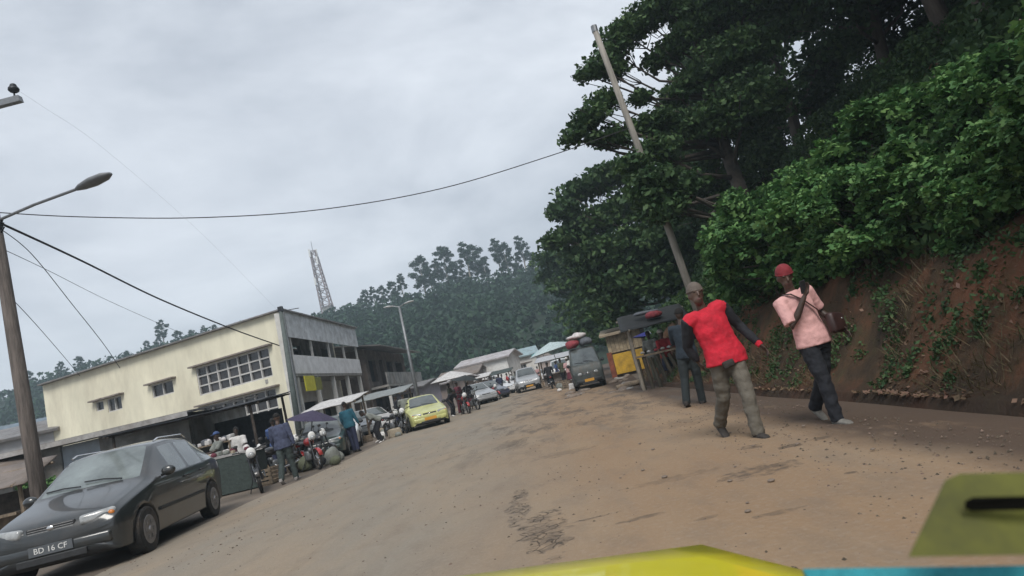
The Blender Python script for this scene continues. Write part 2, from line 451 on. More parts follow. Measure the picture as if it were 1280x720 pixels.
# ------------------------------------------------------------------ leaves
def leaf_arrays(rng, centers, size, up=.5, lobed=False):
    """centers (n,3) -> one bent leaf each"""
    n = len(centers)
    nrm = rng.normal(size=(n, 3)); nrm[:, 2] = np.abs(nrm[:, 2])*(.4+up) + up*.6
    nrm /= np.linalg.norm(nrm, axis=1)[:, None]
    d = rng.normal(size=(n, 3)); d[:, 2] -= .5
    d -= nrm*np.sum(d*nrm, axis=1)[:, None]; d /= np.linalg.norm(d, axis=1)[:, None]+1e-9
    s = np.cross(nrm, d)
    sz = size*(.55 + .9*rng.random((n, 1)))
    c = centers
    if not lobed:
        P = [c - d*sz*.5, c + s*sz*.33 - nrm*sz*.06, c + d*sz*.55 - nrm*sz*.12, c - s*sz*.33 - nrm*sz*.06]
        k = 4
    else:
        P = [c - d*sz*.45, c + s*sz*.42 - d*sz*.18 - nrm*sz*.1, c + s*sz*.16 + d*sz*.1, c + s*sz*.3 + d*sz*.36 - nrm*sz*.1,
             c + d*sz*.62 - nrm*sz*.16, c - s*sz*.3 + d*sz*.36 - nrm*sz*.1, c - s*sz*.16 + d*sz*.1, c - s*sz*.42 - d*sz*.18 - nrm*sz*.1]
        k = 8
    V = np.stack(P, axis=1).reshape(-1, 3)
    return V, k
def fast_mesh(name, V, k, mt):
    n = len(V)//k
    me = bpy.data.meshes.new(name)
    me.vertices.add(len(V)); me.vertices.foreach_set('co', V.astype(np.float32).ravel())
    me.loops.add(n*k); me.loops.foreach_set('vertex_index', np.arange(n*k, dtype=np.int32))
    me.polygons.add(n); me.polygons.foreach_set('loop_start', np.arange(0, n*k, k, dtype=np.int32))
    me.polygons.foreach_set('loop_total', np.full(n, k, dtype=np.int32))
    me.materials.append(mt); me.update(calc_edges=True); return me
def lobe_points(rng, lobes, per_m2):
    out = []
    for (c, r) in lobes:
        n = int(per_m2*4*PI*(r[0]*r[1]*r[2])**(2/3))
        u = rng.normal(size=(n, 3)); u /= np.linalg.norm(u, axis=1)[:, None]
        rad = rng.random(n)**.38
        wob = 1 + .28*np.sin(u[:, 0]*5+c[0]*3) * np.cos(u[:, 1]*6+c[1]) + .18*np.sin(u[:, 2]*9+c[2]*2)
        out.append(np.array(c) + u*np.array(r)*(rad*wob)[:, None])
    return np.concatenate(out)

def make_tree(name, label, cat, seed, H, lobes, leaf, dens, mt, trunk_r=.22, bark=BARK, group=None, up=.5, limbs=True, lean=(0, 0), lobed=False):
    """lobes: (centre, radii) list in tree space"""
    rng = np.random.default_rng(seed); r = random.Random(seed)
    t = thing(name, label, cat, group=group)
    mb = MB()
    top = Vector((lean[0], lean[1], H*.8))
    def tp(q): return Vector((lean[0]*q*q + .12*math.sin(q*7+seed)*min(1, q*3), lean[1]*q*q + .12*math.cos(q*6+seed)*min(1, q*3), H*.8*q))
    pts = [tp(i/8) for i in range(9)]
    mb.tube(pts, [trunk_r*(1.25 if i == 0 else 1)*(1-.8*i/8) for i in range(9)], 8)
    mb.tube([pts[0]-Vector((0, 0, .6)), pts[0]], [trunk_r*1.4, trunk_r*1.25], 8)
    if limbs:
        for (c, rr) in lobes:
            c = Vector(c); q = max(.2, min(.92, (c.z-max(rr)*.9)/(H*.8)*.85)); a = tp(q)
            mid = a.lerp(c, .5) + Vector((r.uniform(-.2, .2), r.uniform(-.2, .2), -.12*(c-a).length))
            w = trunk_r*(1-.8*q)*.38
            mb.tube([a, mid, c], [w, w*.7, w*.3], 5)
            for k in range(3):
                e = c + Vector([r.uniform(-.8, .8)*x for x in rr]); mb.tube([mid.lerp(c, .5), mid.lerp(e, .6), e], [w*.4, w*.25, .008], 4)
    mb.build('trunk', bark, t, smooth=True)
    P = lobe_points(rng, lobes, dens)
    V, k = leaf_arrays(rng, P, leaf, up, lobed)
    link('crown', fast_mesh('crown', V, k, mt), t)
    return t

def rl(seed, n, R0, z0, z1, r0, r1, flat=.6, bias=(0, 0)):
    r = random.Random(seed); L = []
    for i in range(n):
        z = z0 + (z1-z0)*((i+.5)/n); q = (z-z0)/(z1-z0)
        rad = R0*math.sin(PI*(.18+.78*q))**.7*r.uniform(.45, 1.0); a = i*2.4 + r.uniform(-.5, .5)
        s = r.uniform(r0, r1)
        L.append(((bias[0]*q+math.cos(a)*rad, bias[1]*q+math.sin(a)*rad, z), (s, s, s*flat)))
    return L

# ------------------------------------------------------------------ people
def cloth(name, col, var=.2, rough=.85): return mat('cloth_'+name, col, rough, var, 9, bump=.35, bscale=14)
SKIN = mat('skin', (.055, .033, .024), .55, .15, 8)
SKIN2 = mat('skin_face', (.095, .058, .042), .5, .2, 7)
LIPS = mat('lips', (.10, .04, .035), .5, .1, 8)
EYEW = mat('eye_white', (.5, .46, .42), .3, .05, 8)
HAIR = mat('hair', (.015, .013, .012), .9, .3, 40, bump=.6)

def fuse(name, mb, vox, mats, smooth_it=4, wrinkle=0.0, seed=0, paint=None):
    me = mb.mesh('raw', mats[0])
    bm = bmesh.new(); bm.from_mesh(me); bmesh.ops.recalc_face_normals(bm, faces=bm.faces); bm.to_mesh(me); bm.free()
    me = evalmesh(me, [('REMESH', dict(mode='VOXEL', voxel_size=vox)), ('SMOOTH', dict(iterations=smooth_it, factor=.5))], name)
    me.materials.clear()
    for m in mats: me.materials.append(m)
    if wrinkle:
        me.update()
        for v in me.vertices:
            p = v.co
            w = noise.noise(Vector((p.x*9+seed, p.y*9, p.z*14))) + .5*noise.noise(Vector((p.x*22, p.y*22+seed, p.z*26)))
            v.co = p + v.normal*(wrinkle*w)
    if paint:
        for p in me.polygons: p.material_index = paint(p.center)
    me.polygons.foreach_set('use_smooth', [True]*len(me.polygons)); me.update()
    return me

def person(name, label, loc, rz=0, h=1.75, vox=.012, hip=(0, 0), knee=(5, 5), foot=(0, 0), arm_f=(5, 5), arm_o=(8, 8), elbow=(15, 15),
           arm_pts=None, lean=(0, 0), head_rot=(0, 0), top=None, sleeves=1.0, sleeve_mat=None, top_len=.86, legs=None, shorts=False,
           shoe=None, hair='short', group=None, skirt=False, bend=0.0, sway=0.0, cuff=None, slim=1.0, leg_yaw=(0, 0), hip_drop=None, bag=None, sit=False):
    """faces -Y; side 0 = its right hand (-X), side 1 = its left (+X)"""
    k = h/1.75
    fine = vox < .02
    t = thing(name, label, 'person', loc, rz, group)
    V = Vector
    hipc = V((0, 0, .93)); J = {}
    def bendp(p):   # bend the upper body forward about the hips
        p = V(p)
        if bend or sway:
            q = p - hipc; k_ = max(0, min(1, (q.z+.1)/.25)); q.rotate(Quaternion((1, 0, 0), R(bend))); q.rotate(Quaternion((0, 1, 0), R(sway*k_))); p = hipc + q
        return p
    for i, s in enumerate((-1, 1)):
        hp = V((s*.095, 0, .90))
        d = V((0, 0, -1)); d.rotate(Quaternion((1, 0, 0), R(-hip[i]))); d.rotate(Quaternion((0, 1, 0), R(-s*leg_yaw[i])))
        kn = hp + d*.42
        d2 = V((0, 0, -1)); d2.rotate(Quaternion((1, 0, 0), R(-hip[i]+knee[i]))); d2.rotate(Quaternion((0, 1, 0), R(-s*leg_yaw[i]*.4)))
        an = kn + d2*.41
        J[i] = dict(hip=hp, kn=kn, an=an, fd=R(-hip[i]+knee[i]+foot[i]))
    low = min(J[i]['an'].z - .07 for i in (0, 1)); 
    dz = -low
    root = V((0, 0, dz))
    sh = {}
    for i, s in enumerate((-1, 1)):
        S = V((s*.185*slim, .0, 1.42))
        if arm_pts and arm_pts[i]:
            E, W = V(arm_pts[i][0]), V(arm_pts[i][1])
        else:
            d = V((0, 0, -1)); d.rotate(Quaternion((1, 0, 0), R(-arm_f[i]))); d.rotate(Quaternion((0, 1, 0), R(-s*arm_o[i])))
            E = S + d*.29
            d = V((0, 0, -1)); d.rotate(Quaternion((1, 0, 0), R(-arm_f[i]-elbow[i]))); d.rotate(Quaternion((0, 1, 0), R(-s*arm_o[i]*.3)))
            W = E + d*.26
        sh[i] = (bendp(S), bendp(E), bendp(W))
    T = Matrix.Translation(root) 
    LM = Matrix.Rotation(R(lean[0]), 4, 'Y') @ Matrix.Rotation(R(lean[1]), 4, 'X')
    G = Matrix.Scale(k, 4) @ LM @ T
    n = 12 if fine else 8
    # --- body
    b = MB()
    bp = bendp
    b.tube([bp((0, 0, .84)), bp((0, .005, .95)), bp((0, 0, 1.08)), bp((0, 0, 1.25)), bp((0, 0, 1.38)), bp((0, .005, 1.455))],
           [(.12, .09), (.155*slim, .10), (.13*slim, .088), (.15*slim, .10), (.165*slim, .088), (.07, .06)], 14, up=(1, 0, 0))
    b.tube([bp((0, .012, 1.42)), bp((0, -.005, 1.56))], [.058, .05], 10)
    hc = bp((0, -.015, 1.645)); HR = Matrix.Rotation(R(head_rot[0]), 4, 'Z') @ Matrix.Rotation(R(head_rot[1]+bend*.4), 4, 'X')
    b.ell(hc + V((0, .005, .02)), (.076, .094, .10), 16, 12, M=HR)
    b.ell(hc + HR @ V((0, -.025, -.055)), (.056, .066, .062), 12, 8, M=HR)
    if fine:
        b.tube([hc + HR @ V((0, -.088, .02)), hc + HR @ V((0, -.108, -.022)), hc+HR @ V((0, -.09, -.032))], [.008, .014, .009], 8)
        b.ell(hc + HR @ V((0, -.083, -.058)), (.028, .014, .013), 10, 6, M=HR)
        for s in (-1, 1):
            b.ell(hc + HR @ V((s*.078, .012, -.005)), (.010, .02, .032), 8, 6, M=HR)
            b.ell(hc + HR @ V((s*.03, -.086, .035)), (.026, .010, .008), 8, 6, M=HR)
    for i, s in enumerate((-1, 1)):
        j = J[i]
        b.tube([j['hip']+V((0, 0, .03)), j['hip'].lerp(j['kn'], .35), j['kn'], j['kn'].lerp(j['an'], .3)+V((0, .012, 0)), j['an']],
               [.088, .078, .055, .057, .036], 10)
        fd = V((0, -1, 0)); fd.rotate(Quaternion((1, 0, 0), j['fd'])); dn = V((0, 0, -1)); dn.rotate(Quaternion((1, 0, 0), j['fd']))
        j['f'] = fd; j['d'] = dn
        a = j['an']
        b.tube([a + dn*.03 - fd*.04, a+dn*.035+fd*.05, a+dn*.045+fd*.15], [.034, .036, .026], 8)
        S, E, W = sh[i]
        b.tube([S.lerp(bp((0, 0, 1.4)), .35), S, S.lerp(E, .5), E, E.lerp(W, .35), W], [.05, .052, .047, .038, .04, .026], 10)
        d = (W-E).normalized(); side = V((0, 1, 0)) if abs(d.y) < .8 else V((0, 0, 1))
        side = (side - d*side.dot(d)).normalized(); pal = d.cross(side)*(-s)   # palm towards the body
        b.tube([W, W+d*.05, W+d*.09], [(.026, .018), (.038, .015), (.036, .013)], 8, up=side)
        if fine:
            for q, (o_, ln) in enumerate(((-.028, .068), (-.0095, .078), (.0095, .073), (.027, .058))):
                p0 = W + d*.085 - side*o_*-1
                b.tube([p0, p0+d*ln*.45+pal*.006, p0+d*ln*.75+pal*.02, p0+d*ln*.92+pal*.036], [.0095, .0092, .0085, .007], 6)
            p0 = W + d*.02 - side*.02
            b.tube([p0, p0-side*.03+d*.03+pal*.008, p0-side*.038+d*.062+pal*.018], [.013, .011, .008], 6)
        else:
            b.tube([W+d*.08, W+d*.16], [(.034, .014), (.02, .01)], 6, up=side)
    hcG = G @ hc; HRi = HR.to_3x3().inverted()
    def paint(c):
        q = HRi @ (LM.to_3x3().inverted() @ ((c - hcG)/k))
        if q.length > .16: return 0
        for s in (-1, 1):
            e = V((q.x - s*.03, q.z-.018))
            if q.y < -.06 and (e.x/.014)**2 + (e.y/.0055)**2 < 1: return 4
        if q.y < -.075 and abs(q.x) < .026 and abs(q.z+.058) < .009: return 3
        return 1
    b.v = [tuple(G @ V(p)) for p in b.v]
    link('body', fuse('body', b, vox if fine else max(vox, .022), [SKIN, SKIN2, EYEW, LIPS, HAIR], 3 if fine else 2, paint=paint if fine else None), t)
    # --- top
    vs = max(vox, .014)
    if top:
        c = MB(); zb = top_len
        c.tube([bp((0, 0, zb)), bp((0, 0, zb+.09)), bp((0, 0, 1.08)), bp((0, 0, 1.25)), bp((0, 0, 1.39)), bp((0, .005, 1.455)), bp((0, .01, 1.48))],
               [(.205*slim, .15), (.20*slim, .146), (.172*slim, .124), (.178*slim, .125), (.185*slim, .105), (.11, .08), (.07, .066)], 16, up=(1, 0, 0))
        svs = []
        for i in (0, 1):
            S, E, W = sh[i]
            sv = MB() if sleeve_mat else c
            if sleeve_mat: svs.append(sv); c.tube([S.lerp(bp((0, 0, 1.42)), .6), S.lerp(bp((0, 0, 1.42)), .15)+V((0, 0, .004)), S.lerp(E, .10)], [.085, .088, .084], 12)
            if sleeves > 0:
                q = sleeves
                if q <= .5: e = S.lerp(E, q*2); pts = [S.lerp(bp((0, 0, 1.4)), .3), S, S.lerp(E, q), e]; rr = [.072, .078, .073, .078]
                else: e = E.lerp(W, (q-.5)*2*.95); pts = [S.lerp(bp((0, 0, 1.4)), .3), S, S.lerp(E, .5), E, E.lerp(W, .5*(q-.5)*2), e]; rr = [.07, .076, .066, .056, .052, .04]
                sv.tube(pts, rr, 10)
            else:
                c.tube([S.lerp(bp((0, 0, 1.4)), .35), S+V((0, 0, .0)), S.lerp(E, .12)], [.07, .076, .07], 10)
        for q in [c]+svs: q.v = [tuple(G @ V(p)) for p in q.v]
        for q in svs: link('sleeve', fuse('sleeve', q, vs, [sleeve_mat], 2, .006*k, 3), t)
        link('shirt', fuse('shirt', c, vs, [top], 3, (.006 if fine else .004)*k, 1), t)
        if cuff:
            S, E, W = sh[1]; q = MB(); d = (W-E).normalized(); q.tube([W-d*.07, W-d*.03, W+d*.015], [.036, .038, .036], 12)
            q.v = [tuple(G @ V(p)) for p in q.v]; link('cuff', fuse('cuff', q, .008, [cuff], 1), t)
    # --- legs
    if legs:
        c = MB()
        c.tube([bp((0, 0, .82)), bp((0, 0, .92)), bp((0, 0, 1.0))], [(.15, .11), (.172*slim, .118), (.158*slim, .108)], 14, up=(1, 0, 0))
        if skirt:
            z1 = .45
            c.tube([V((0, 0, z1)), V((0, 0, .7)), V((0, 0, .95))], [(.24, .2), (.21, .16), (.165, .115)], 14, up=(1, 0, 0))
        else:
            for i in (0, 1):
                j = J[i]
                if shorts: c.tube([j['hip']+V((0, 0, .03)), j['hip'].lerp(j['kn'], .5), j['hip'].lerp(j['kn'], .98)], [.105, .098, .1], 10)
                else: c.tube([j['hip']+V((0, 0, .03)), j['hip'].lerp(j['kn'], .45), j['kn'], j['kn'].lerp(j['an'], .5), j['an']+j['d']*.02], [.106, .094, .078, .074, .07], 10)
        c.v = [tuple(G @ V(p)) for p in c.v]
        link('skirt' if skirt else 'trousers', fuse('trousers', c, vs, [legs], 3, (.010 if fine else .004)*k, 5), t)
    if shoe:
        for i in (0, 1):
            j = J[i]; a, fd, dn = j['an'], j['f'], j['d']; c = MB()
            c.tube([a-fd*.035-dn*.03, a-fd*.02+dn*.01], [.05, .054], 10)
            c.tube([a+dn*.035-fd*.07, a+dn*.03-fd*.03, a+dn*.03+fd*.05, a+dn*.04+fd*.14, a+dn*.052+fd*.19], [(.03, .036), (.046, .04), (.048, .038), (.046, .028), (.03, .014)], 12, up=(1, 0, 0))
            c.v = [tuple(G @ V(p)) for p in c.v]; link('shoe', fuse('shoe', c, max(.009, vox*.8), [shoe], 1), t)
    if hair:
        c = MB()
        if hair == 'short': c.ell(hc + HR @ V((0, .012, .034)), (.081, .094, .096), 18, 10, M=HR, z0=-.12)
        elif hair == 'beanie':
            c.ell(hc + HR @ V((0, .012, .045)), (.090, .104, .108), 18, 12, M=HR, z0=-.1)
            c.ell(hc + HR @ V((0, .01, .043)), (.096, .108, .026), 18, 8, M=HR)
        elif hair == 'cap':
            c.ell(hc + HR @ V((0, .006, .05)), (.086, .100, .088), 16, 10, M=HR, z0=-.05)
            c.tube([hc+HR @ V((0, -.06, .05)), hc+HR @ V((0, -.16, .035))], [(.07, .008), (.05, .006)], 10, up=(1, 0, 0))
        elif hair == 'helmet': c.ell(hc + HR @ V((0, .0, .03)), (.125, .145, .135), 18, 12, M=HR, z0=-.55)
        elif hair == 'wrap':
            c.ell(hc + HR @ V((0, .03, .06)), (.098, .115, .10), 16, 10, M=HR, z0=-.2)
        c.v = [tuple(G @ V(p)) for p in c.v]
        hm = {'short': HAIR}.get(hair) or person.hatmat or HAIR
        link({'short': 'hair', 'wrap': 'head_wrap'}.get(hair, hair), c.mesh('hair', hm, True), t)
    person.last = dict(sh=sh, J=J, G=G, hc=hc, S=Matrix.Translation(hipc) @ Matrix.Rotation(R(sway), 4, 'Y') @ Matrix.Translation(-hipc))
    return t
person.hatmat = None

# ------------------------------------------------------------------ vehicles
def glyph_plate(txt, w, parent, loc, fg, bg, rz=0):
    p = MB().box((0, 0, 0), (w, .012, w*.23)).build('number_plate', bg, parent, loc=loc)
    if not txt: return p
    me = text_mesh(txt, w*.19, fg, .001); me.transform(Matrix.Rotation(R(90), 4, 'X'))
    o = link('writing', me, p, (0, -.0085, 0))
    return p
PLATEBG = mat('plate_dark', (.09, .10, .11), .5, .1, 8)
PLATEW = mat('plate_white', (.7, .7, .68), .5, .05, 8)
PLATEY = mat('plate_orange', (.6, .3, .04), .5, .05, 8)

def car(name, label, loc, rz, paint, kind='hatch', plate=None, group=None, sub=2, roof=None, glass=None, cat='car', rails=False, beacon=False):
    """front faces -Y, origin on the ground under the front bumper"""
    t = thing(name, label, cat, loc, rz, group)
    glass = glass or GLASS
    if kind == 'hatch':
        S = [(0.00,.30,.60,.64,.62,.50,.50,.56,.58),(.05,.20,.72,.78,.75,.62,.64,.68,.70),(.24,.19,.80,.83,.78,.72,.70,.77,.80),(.72,.19,.82,.845,.81,.82,.72,.88,.92),
             (.98,.19,.825,.85,.83,.88,.73,.94,.985),(1.06,.19,.825,.85,.83,.89,.725,.98,1.02),(1.72,.19,.83,.855,.835,.91,.60,1.395,1.445),(1.80,.19,.83,.855,.835,.915,.595,1.42,1.475),
             (2.36,.19,.83,.855,.835,.925,.59,1.45,1.51),(2.45,.19,.83,.855,.835,.93,.59,1.45,1.51),(3.06,.19,.825,.85,.83,.94,.575,1.42,1.48),(3.15,.19,.825,.85,.83,.945,.57,1.41,1.47),
             (3.62,.20,.81,.84,.815,.955,.55,1.28,1.35),(3.92,.22,.78,.82,.79,.94,.56,1.02,1.06),(4.02,.27,.72,.77,.74,.86,.55,.89,.915),(4.06,.34,.66,.72,.68,.70,.50,.72,.74)]
        ws = (5,6); rw = (12,13); wheels = (.66, 3.26); L = 4.06
        win = [(7,8),(9,10),(11,12)]
    elif kind == 'sedan':
        S = [(0.00,.30,.58,.62,.60,.50,.50,.54,.56),(.07,.20,.70,.76,.73,.60,.62,.66,.68),(.35,.19,.80,.82,.78,.69,.68,.73,.76),(.95,.19,.81,.83,.80,.78,.70,.83,.86),
             (1.25,.19,.815,.84,.82,.84,.70,.89,.92),(1.32,.19,.815,.84,.82,.85,.70,.92,.95),(1.92,.19,.82,.845,.825,.88,.58,1.31,1.36),(2.0,.19,.82,.845,.825,.885,.575,1.33,1.385),
             (2.48,.19,.82,.845,.825,.89,.57,1.36,1.41),(2.57,.19,.82,.845,.825,.895,.57,1.36,1.41),(3.1,.19,.815,.84,.82,.90,.56,1.32,1.385),(3.2,.19,.815,.84,.82,.90,.56,1.30,1.37),
             (3.72,.20,.80,.83,.81,.90,.62,.955,.99),(4.20,.22,.78,.81,.79,.88,.64,.925,.95),(4.30,.27,.72,.77,.74,.80,.60,.84,.865),(4.36,.34,.66,.72,.68,.66,.50,.70,.72)]
        win = [(7,8),(9,10)]; ws = (5,6); rw = (11,12); wheels = (.82, 3.42); L = 4.36
    elif kind == 'van':
        S = [(0.00,.34,.66,.72,.72,.62,.60,.68,.70),(.05,.26,.76,.82,.82,.80,.72,.90,.92),(.12,.25,.78,.84,.84,1.0,.76,1.06,1.08),(.20,.25,.80,.85,.845,1.05,.76,1.12,1.14),
             (.78,.25,.82,.86,.85,1.08,.68,1.72,1.78),(.88,.25,.82,.86,.85,1.08,.68,1.76,1.83),(1.55,.25,.82,.86,.85,1.08,.69,1.83,1.90),(1.65,.25,.82,.86,.85,1.08,.69,1.83,1.90),
             (2.75,.25,.82,.86,.85,1.08,.69,1.84,1.91),(2.85,.25,.82,.86,.85,1.08,.69,1.84,1.91),(3.95,.25,.82,.86,.85,1.08,.68,1.82,1.89),(4.05,.25,.82,.86,.85,1.08,.67,1.80,1.87),
             (4.22,.27,.80,.84,.83,1.08,.66,1.62,1.74),(4.34,.30,.78,.82,.80,1.0,.70,1.1,1.12),(4.40,.36,.74,.78,.76,.7,.66,.75,.77)]
        win = [(5,6),(7,8),(9,10)]; ws = (3,4); rw = (12,13); wheels = (.75, 3.45); L = 4.4
    elif kind == 'pickup':
        S = [(0.00,.40,.68,.74,.70,.62,.60,.68,.70),(.08,.32,.78,.84,.82,.80,.72,.86,.88),(.5,.32,.82,.86,.84,.92,.76,.98,1.02),(1.2,.32,.82,.86,.84,1.0,.76,1.06,1.11),
             (1.28,.32,.82,.86,.84,1.02,.74,1.1,1.15),(1.85,.32,.82,.86,.84,1.05,.62,1.60,1.66),(1.95,.32,.82,.86,.84,1.05,.62,1.64,1.71),(2.45,.32,.82,.86,.84,1.06,.62,1.66,1.73),(2.55,.32,.82,.86,.84,1.06,.62,1.66,1.73),
             (3.1,.32,.82,.86,.84,1.06,.61,1.63,1.70),(3.25,.32,.82,.86,.84,1.06,.70,1.1,1.13),(4.8,.34,.82,.86,.84,1.02,.78,1.06,1.08),(4.92,.38,.80,.84,.82,.9,.74,.96,.98)]
        win = [(6,7),(8,9)]; ws = (4,5); rw = (9,10); wheels = (.9, 3.9); L = 4.9
    np_ = 11
    V = []; F = []; MI = []
    for (y, zb, w_s, w_m, w_b, zbe, w_r, zr, zt) in S:
        zs = zb + .12; zm = (zs+zbe)/2 + .02
        cab = zr - zbe > .16
        lo = .03 if cab else .01; hi = .05 if cab else .01
        half = [(w_s*.6, zb), (w_s, zb+.02), (w_s+.01, zs), (w_m, zm), (w_b, zbe), (w_b-(w_b-w_r)*.07, zbe+lo),
                (w_r+(w_b-w_r)*(.1 if cab else .05), zr-hi), (w_r, zr), (w_r-.07, zr+(zt-zr)*.45), (w_r*.5, zt-(zt-zr)*.12), (0.0, zt)]
        # closed ring: right bottom -> top -> left bottom
        ring = [(x, z) for x, z in half] + [(-x, z) for x, z in reversed(half[:-1])]
        V += [(x, y, z) for x, z in ring]
    m = 21
    for a in range(len(S)-1):
        for q in range(m):
            q2 = (q+1) % m
            qq = q if q < 10 else 19-q     # symmetric strip index
            mi = 0
            if q == 20: mi = 1; qq = -1
            elif any(a0 <= a < a1 for a0, a1 in win) and qq == 5: mi = 2
            elif ws[0] <= a < ws[1] and qq in (8, 9): mi = 3
            elif rw[0] <= a < rw[1] and qq in (8, 9): mi = 4
            elif qq == 0: mi = 1
            F.append((a*m+q, a*m+q2, (a+1)*m+q2, (a+1)*m+q)); MI.append(mi)
    F.append(tuple(range(m))); MI.append(0); o = (len(S)-1)*m; F.append(tuple(o+i for i in reversed(range(m)))); MI.append(0)
    me = bpy.data.meshes.new('shell'); me.from_pydata(V, [], F)
    for q in (paint, BLACKPL, glass, DUSTGLASS if glass is GLASS else glass, glass): me.materials.append(q)
    me.polygons.foreach_set('material_index', MI)
    bm = bmesh.new(); bm.from_mesh(me); bmesh.ops.recalc_face_normals(bm, faces=bm.faces)
    cl = bm.edges.layers.float.new('crease_edge')
    for e in bm.edges:
        ms = {f.material_index for f in e.link_faces}
        if len(ms) > 1: e[cl] = 1.0
    cv = bm.verts.layers.float.new('crease_vert')
    for v_ in bm.verts:
        ce = [e for e in v_.link_edges if e[cl] > 0]
        if len(ce) == 2:
            a_, b_ = [(e.other_vert(v_).co - v_.co).normalized() for e in ce]
            if a_.dot(b_) > -.8: v_[cv] = .9
    bm.to_mesh(me); bm.free()
    wr = .30 if kind in ('hatch', 'sedan') else (.31 if kind == 'van' else .35)
    if sub:
        cut = MB()
        for wy in wheels:
            for s in (-1, 1):
                cut.tube([(s*.62, wy, wr-.01), (s*1.1, wy, wr-.01)], wr+.055, 28)
        cme = cut.mesh('cutter', BLACKPL); bmx = bmesh.new(); bmx.from_mesh(cme); bmesh.ops.recalc_face_normals(bmx, faces=bmx.faces); bmx.to_mesh(cme); bmx.free()
        co = bpy.data.objects.new('cutter', cme); C.objects.link(co)
        me = evalmesh(me, [('SUBSURF', dict(levels=sub, render_levels=sub)), ('BOOLEAN', dict(operation='DIFFERENCE', object=co, solver='EXACT', material_mode='TRANSFER'))], 'body')
        bpy.data.objects.remove(co)
    idx = {}
    names = [m_.name if m_ else '' for m_ in me.materials]
    # split the shell into body and panes
    vs = [tuple(v.co) for v in me.vertices]
    groups = {'body': [], 'side_window': [], 'windscreen': [], 'rear_window': []}
    for p in me.polygons:
        nm = ['body', 'body', 'side_window', 'windscreen', 'rear_window'][p.material_index] if p.material_index < 5 else 'body'
        groups[nm].append((tuple(p.vertices), 1 if (nm == 'body' and p.material_index != 0) else 0, p.center.x, p.center.y))
    def sub_mesh(nm, faces, mats):
        used = sorted({i for f in faces for i in f[0]}); mp = {u: i for i, u in enumerate(used)}
        mm = bpy.data.meshes.new(nm); mm.from_pydata([vs[u] for u in used], [], [tuple(mp[i] for i in f[0]) for f in faces])
        for q in mats: mm.materials.append(q)
        mm.polygons.foreach_set('material_index', [f[1] for f in faces]); mm.polygons.foreach_set('use_smooth', [True]*len(faces)); mm.update()
        return link(nm, mm, t)
    body = sub_mesh('body', groups['body'], [paint, BLACKPL])
    for s in (-1, 1):
        for (a0, a1) in win:
            y0, y1 = S[a0][0]-.06, S[a1][0]+.06
            ff = [f for f in groups['side_window'] if f[2]*s > 0 and y0 <= f[3] <= y1]
            if ff: sub_mesh('side_window', ff, [glass])
    sub_mesh('windscreen', groups['windscreen'], [DUSTGLASS if glass is GLASS else glass]); sub_mesh('rear_window', groups['rear_window'], [glass])
    if roof:
        pass
    # wheels
    for wy in wheels:
        for s in (-1, 1):
            w = thing_part('wheel', t, (s*.76, wy, wr))
            tb = MB(); tb.tube([(-.095, 0, 0), (-.085, 0, 0), (.085, 0, 0), (.095, 0, 0)], [wr*.9, wr, wr, wr*.9], 28); tb.build('tyre', BLACK, w, smooth=False)
            rb = MB(); rb.tube([(s*.085, 0, 0), (s*.099, 0, 0)], [wr*.66, wr*.62], 24)
            for q in range(6): 
                a = q*PI/3; rb.box((s*.10, math.cos(a)*wr*.35, math.sin(a)*wr*.35), (.02, .05, .05), mi=0)
            rb.tube([(s*.095, 0, 0), (s*.115, 0, 0)], [.05, .04], 12); rb.build('rim', RIM, w)
    if sub == 0: return t
    zf = .66 if kind == 'hatch' else .62 if kind == 'sedan' else (.72 if kind == 'van' else .76)
    for s in (-1, 1):
        hb = MB(); hb.box((0, 0, 0), (.40, .10, .125), bev=.035, M=Matrix.Rotation(R(s*17), 4, 'Z') @ Matrix.Rotation(R(-12), 4, 'X') @ Matrix.Rotation(R(s*-3), 4, 'Y')); q = hb.build('headlight', LENS, t, smooth=True, loc=(s*.52, .10 if kind == 'hatch' else .125 if kind != 'van' else .06, zf))
        MB().ell((0, 0, 0), (.045, .03, .04), 10, 6).build('indicator', AMBER, q, smooth=True, loc=(s*.15, .005, 0))
        tb = MB(); tb.box((0, 0, 0), (.14, .1, .22 if kind != 'sedan' else .13), bev=.03); tb.build('tail_light', REDLENS, t, smooth=True, loc=(s*.66, L-.12, .84 if kind != 'sedan' else .74))
        cowl = S[ws[0]]; hy = cowl[0]+.28
        mbm = MB(); mbm.ell((s*.11, 0, .03), (.10, .06, .075), 12, 8); mbm.tube([(0, .02, -.02), (s*.1, .0, 0)], .022, 6)
        mbm.build('wing_mirror', paint if kind == 'hatch' else BLACKPL, t, smooth=True, loc=(s*(cowl[4]-.01), hy, cowl[5]+.07))
        for (a0, a1) in win[:2]:
            MB().box((0, 0, 0), (.03, .16, .03), bev=.008).build('door_handle', BLACKPL, t, loc=(s*(S[a1][3]+.002), S[a1][0]-.16, S[a1][5]-.09))
        # door seams and rubbing strip, thin proud trims
        sm = MB(); sm.box((0, (wheels[0]+wheels[1])/2, 0), (.016, wheels[1]-wheels[0]-.85, .045)); sm.build('side_trim', BLACKPL, t, loc=(s*(S[8][3]+.004), 0, .5))
    g = MB(); g.box((0, 0, 0), (.56, .03, .085), bev=.01)
    for q in range(3): g.box((0, -.018, -.028+q*.028), (.52, .008, .008), mi=1)
    g.ell((0, -.025, 0), (.045, .012, .03), 12, 6, mi=1); g.build('grille', [BLACKPL, CHROME], t, loc=(0, .045 if kind != 'van' else .02, zf-.005))
    bb = MB(); bb.box((0, 0, 0), (1.36, .08, .15), bev=.035); bb.build('bumper', BLACKPL if kind in ('van', 'pickup') else paint, t, smooth=True, loc=(0, .035, .40))
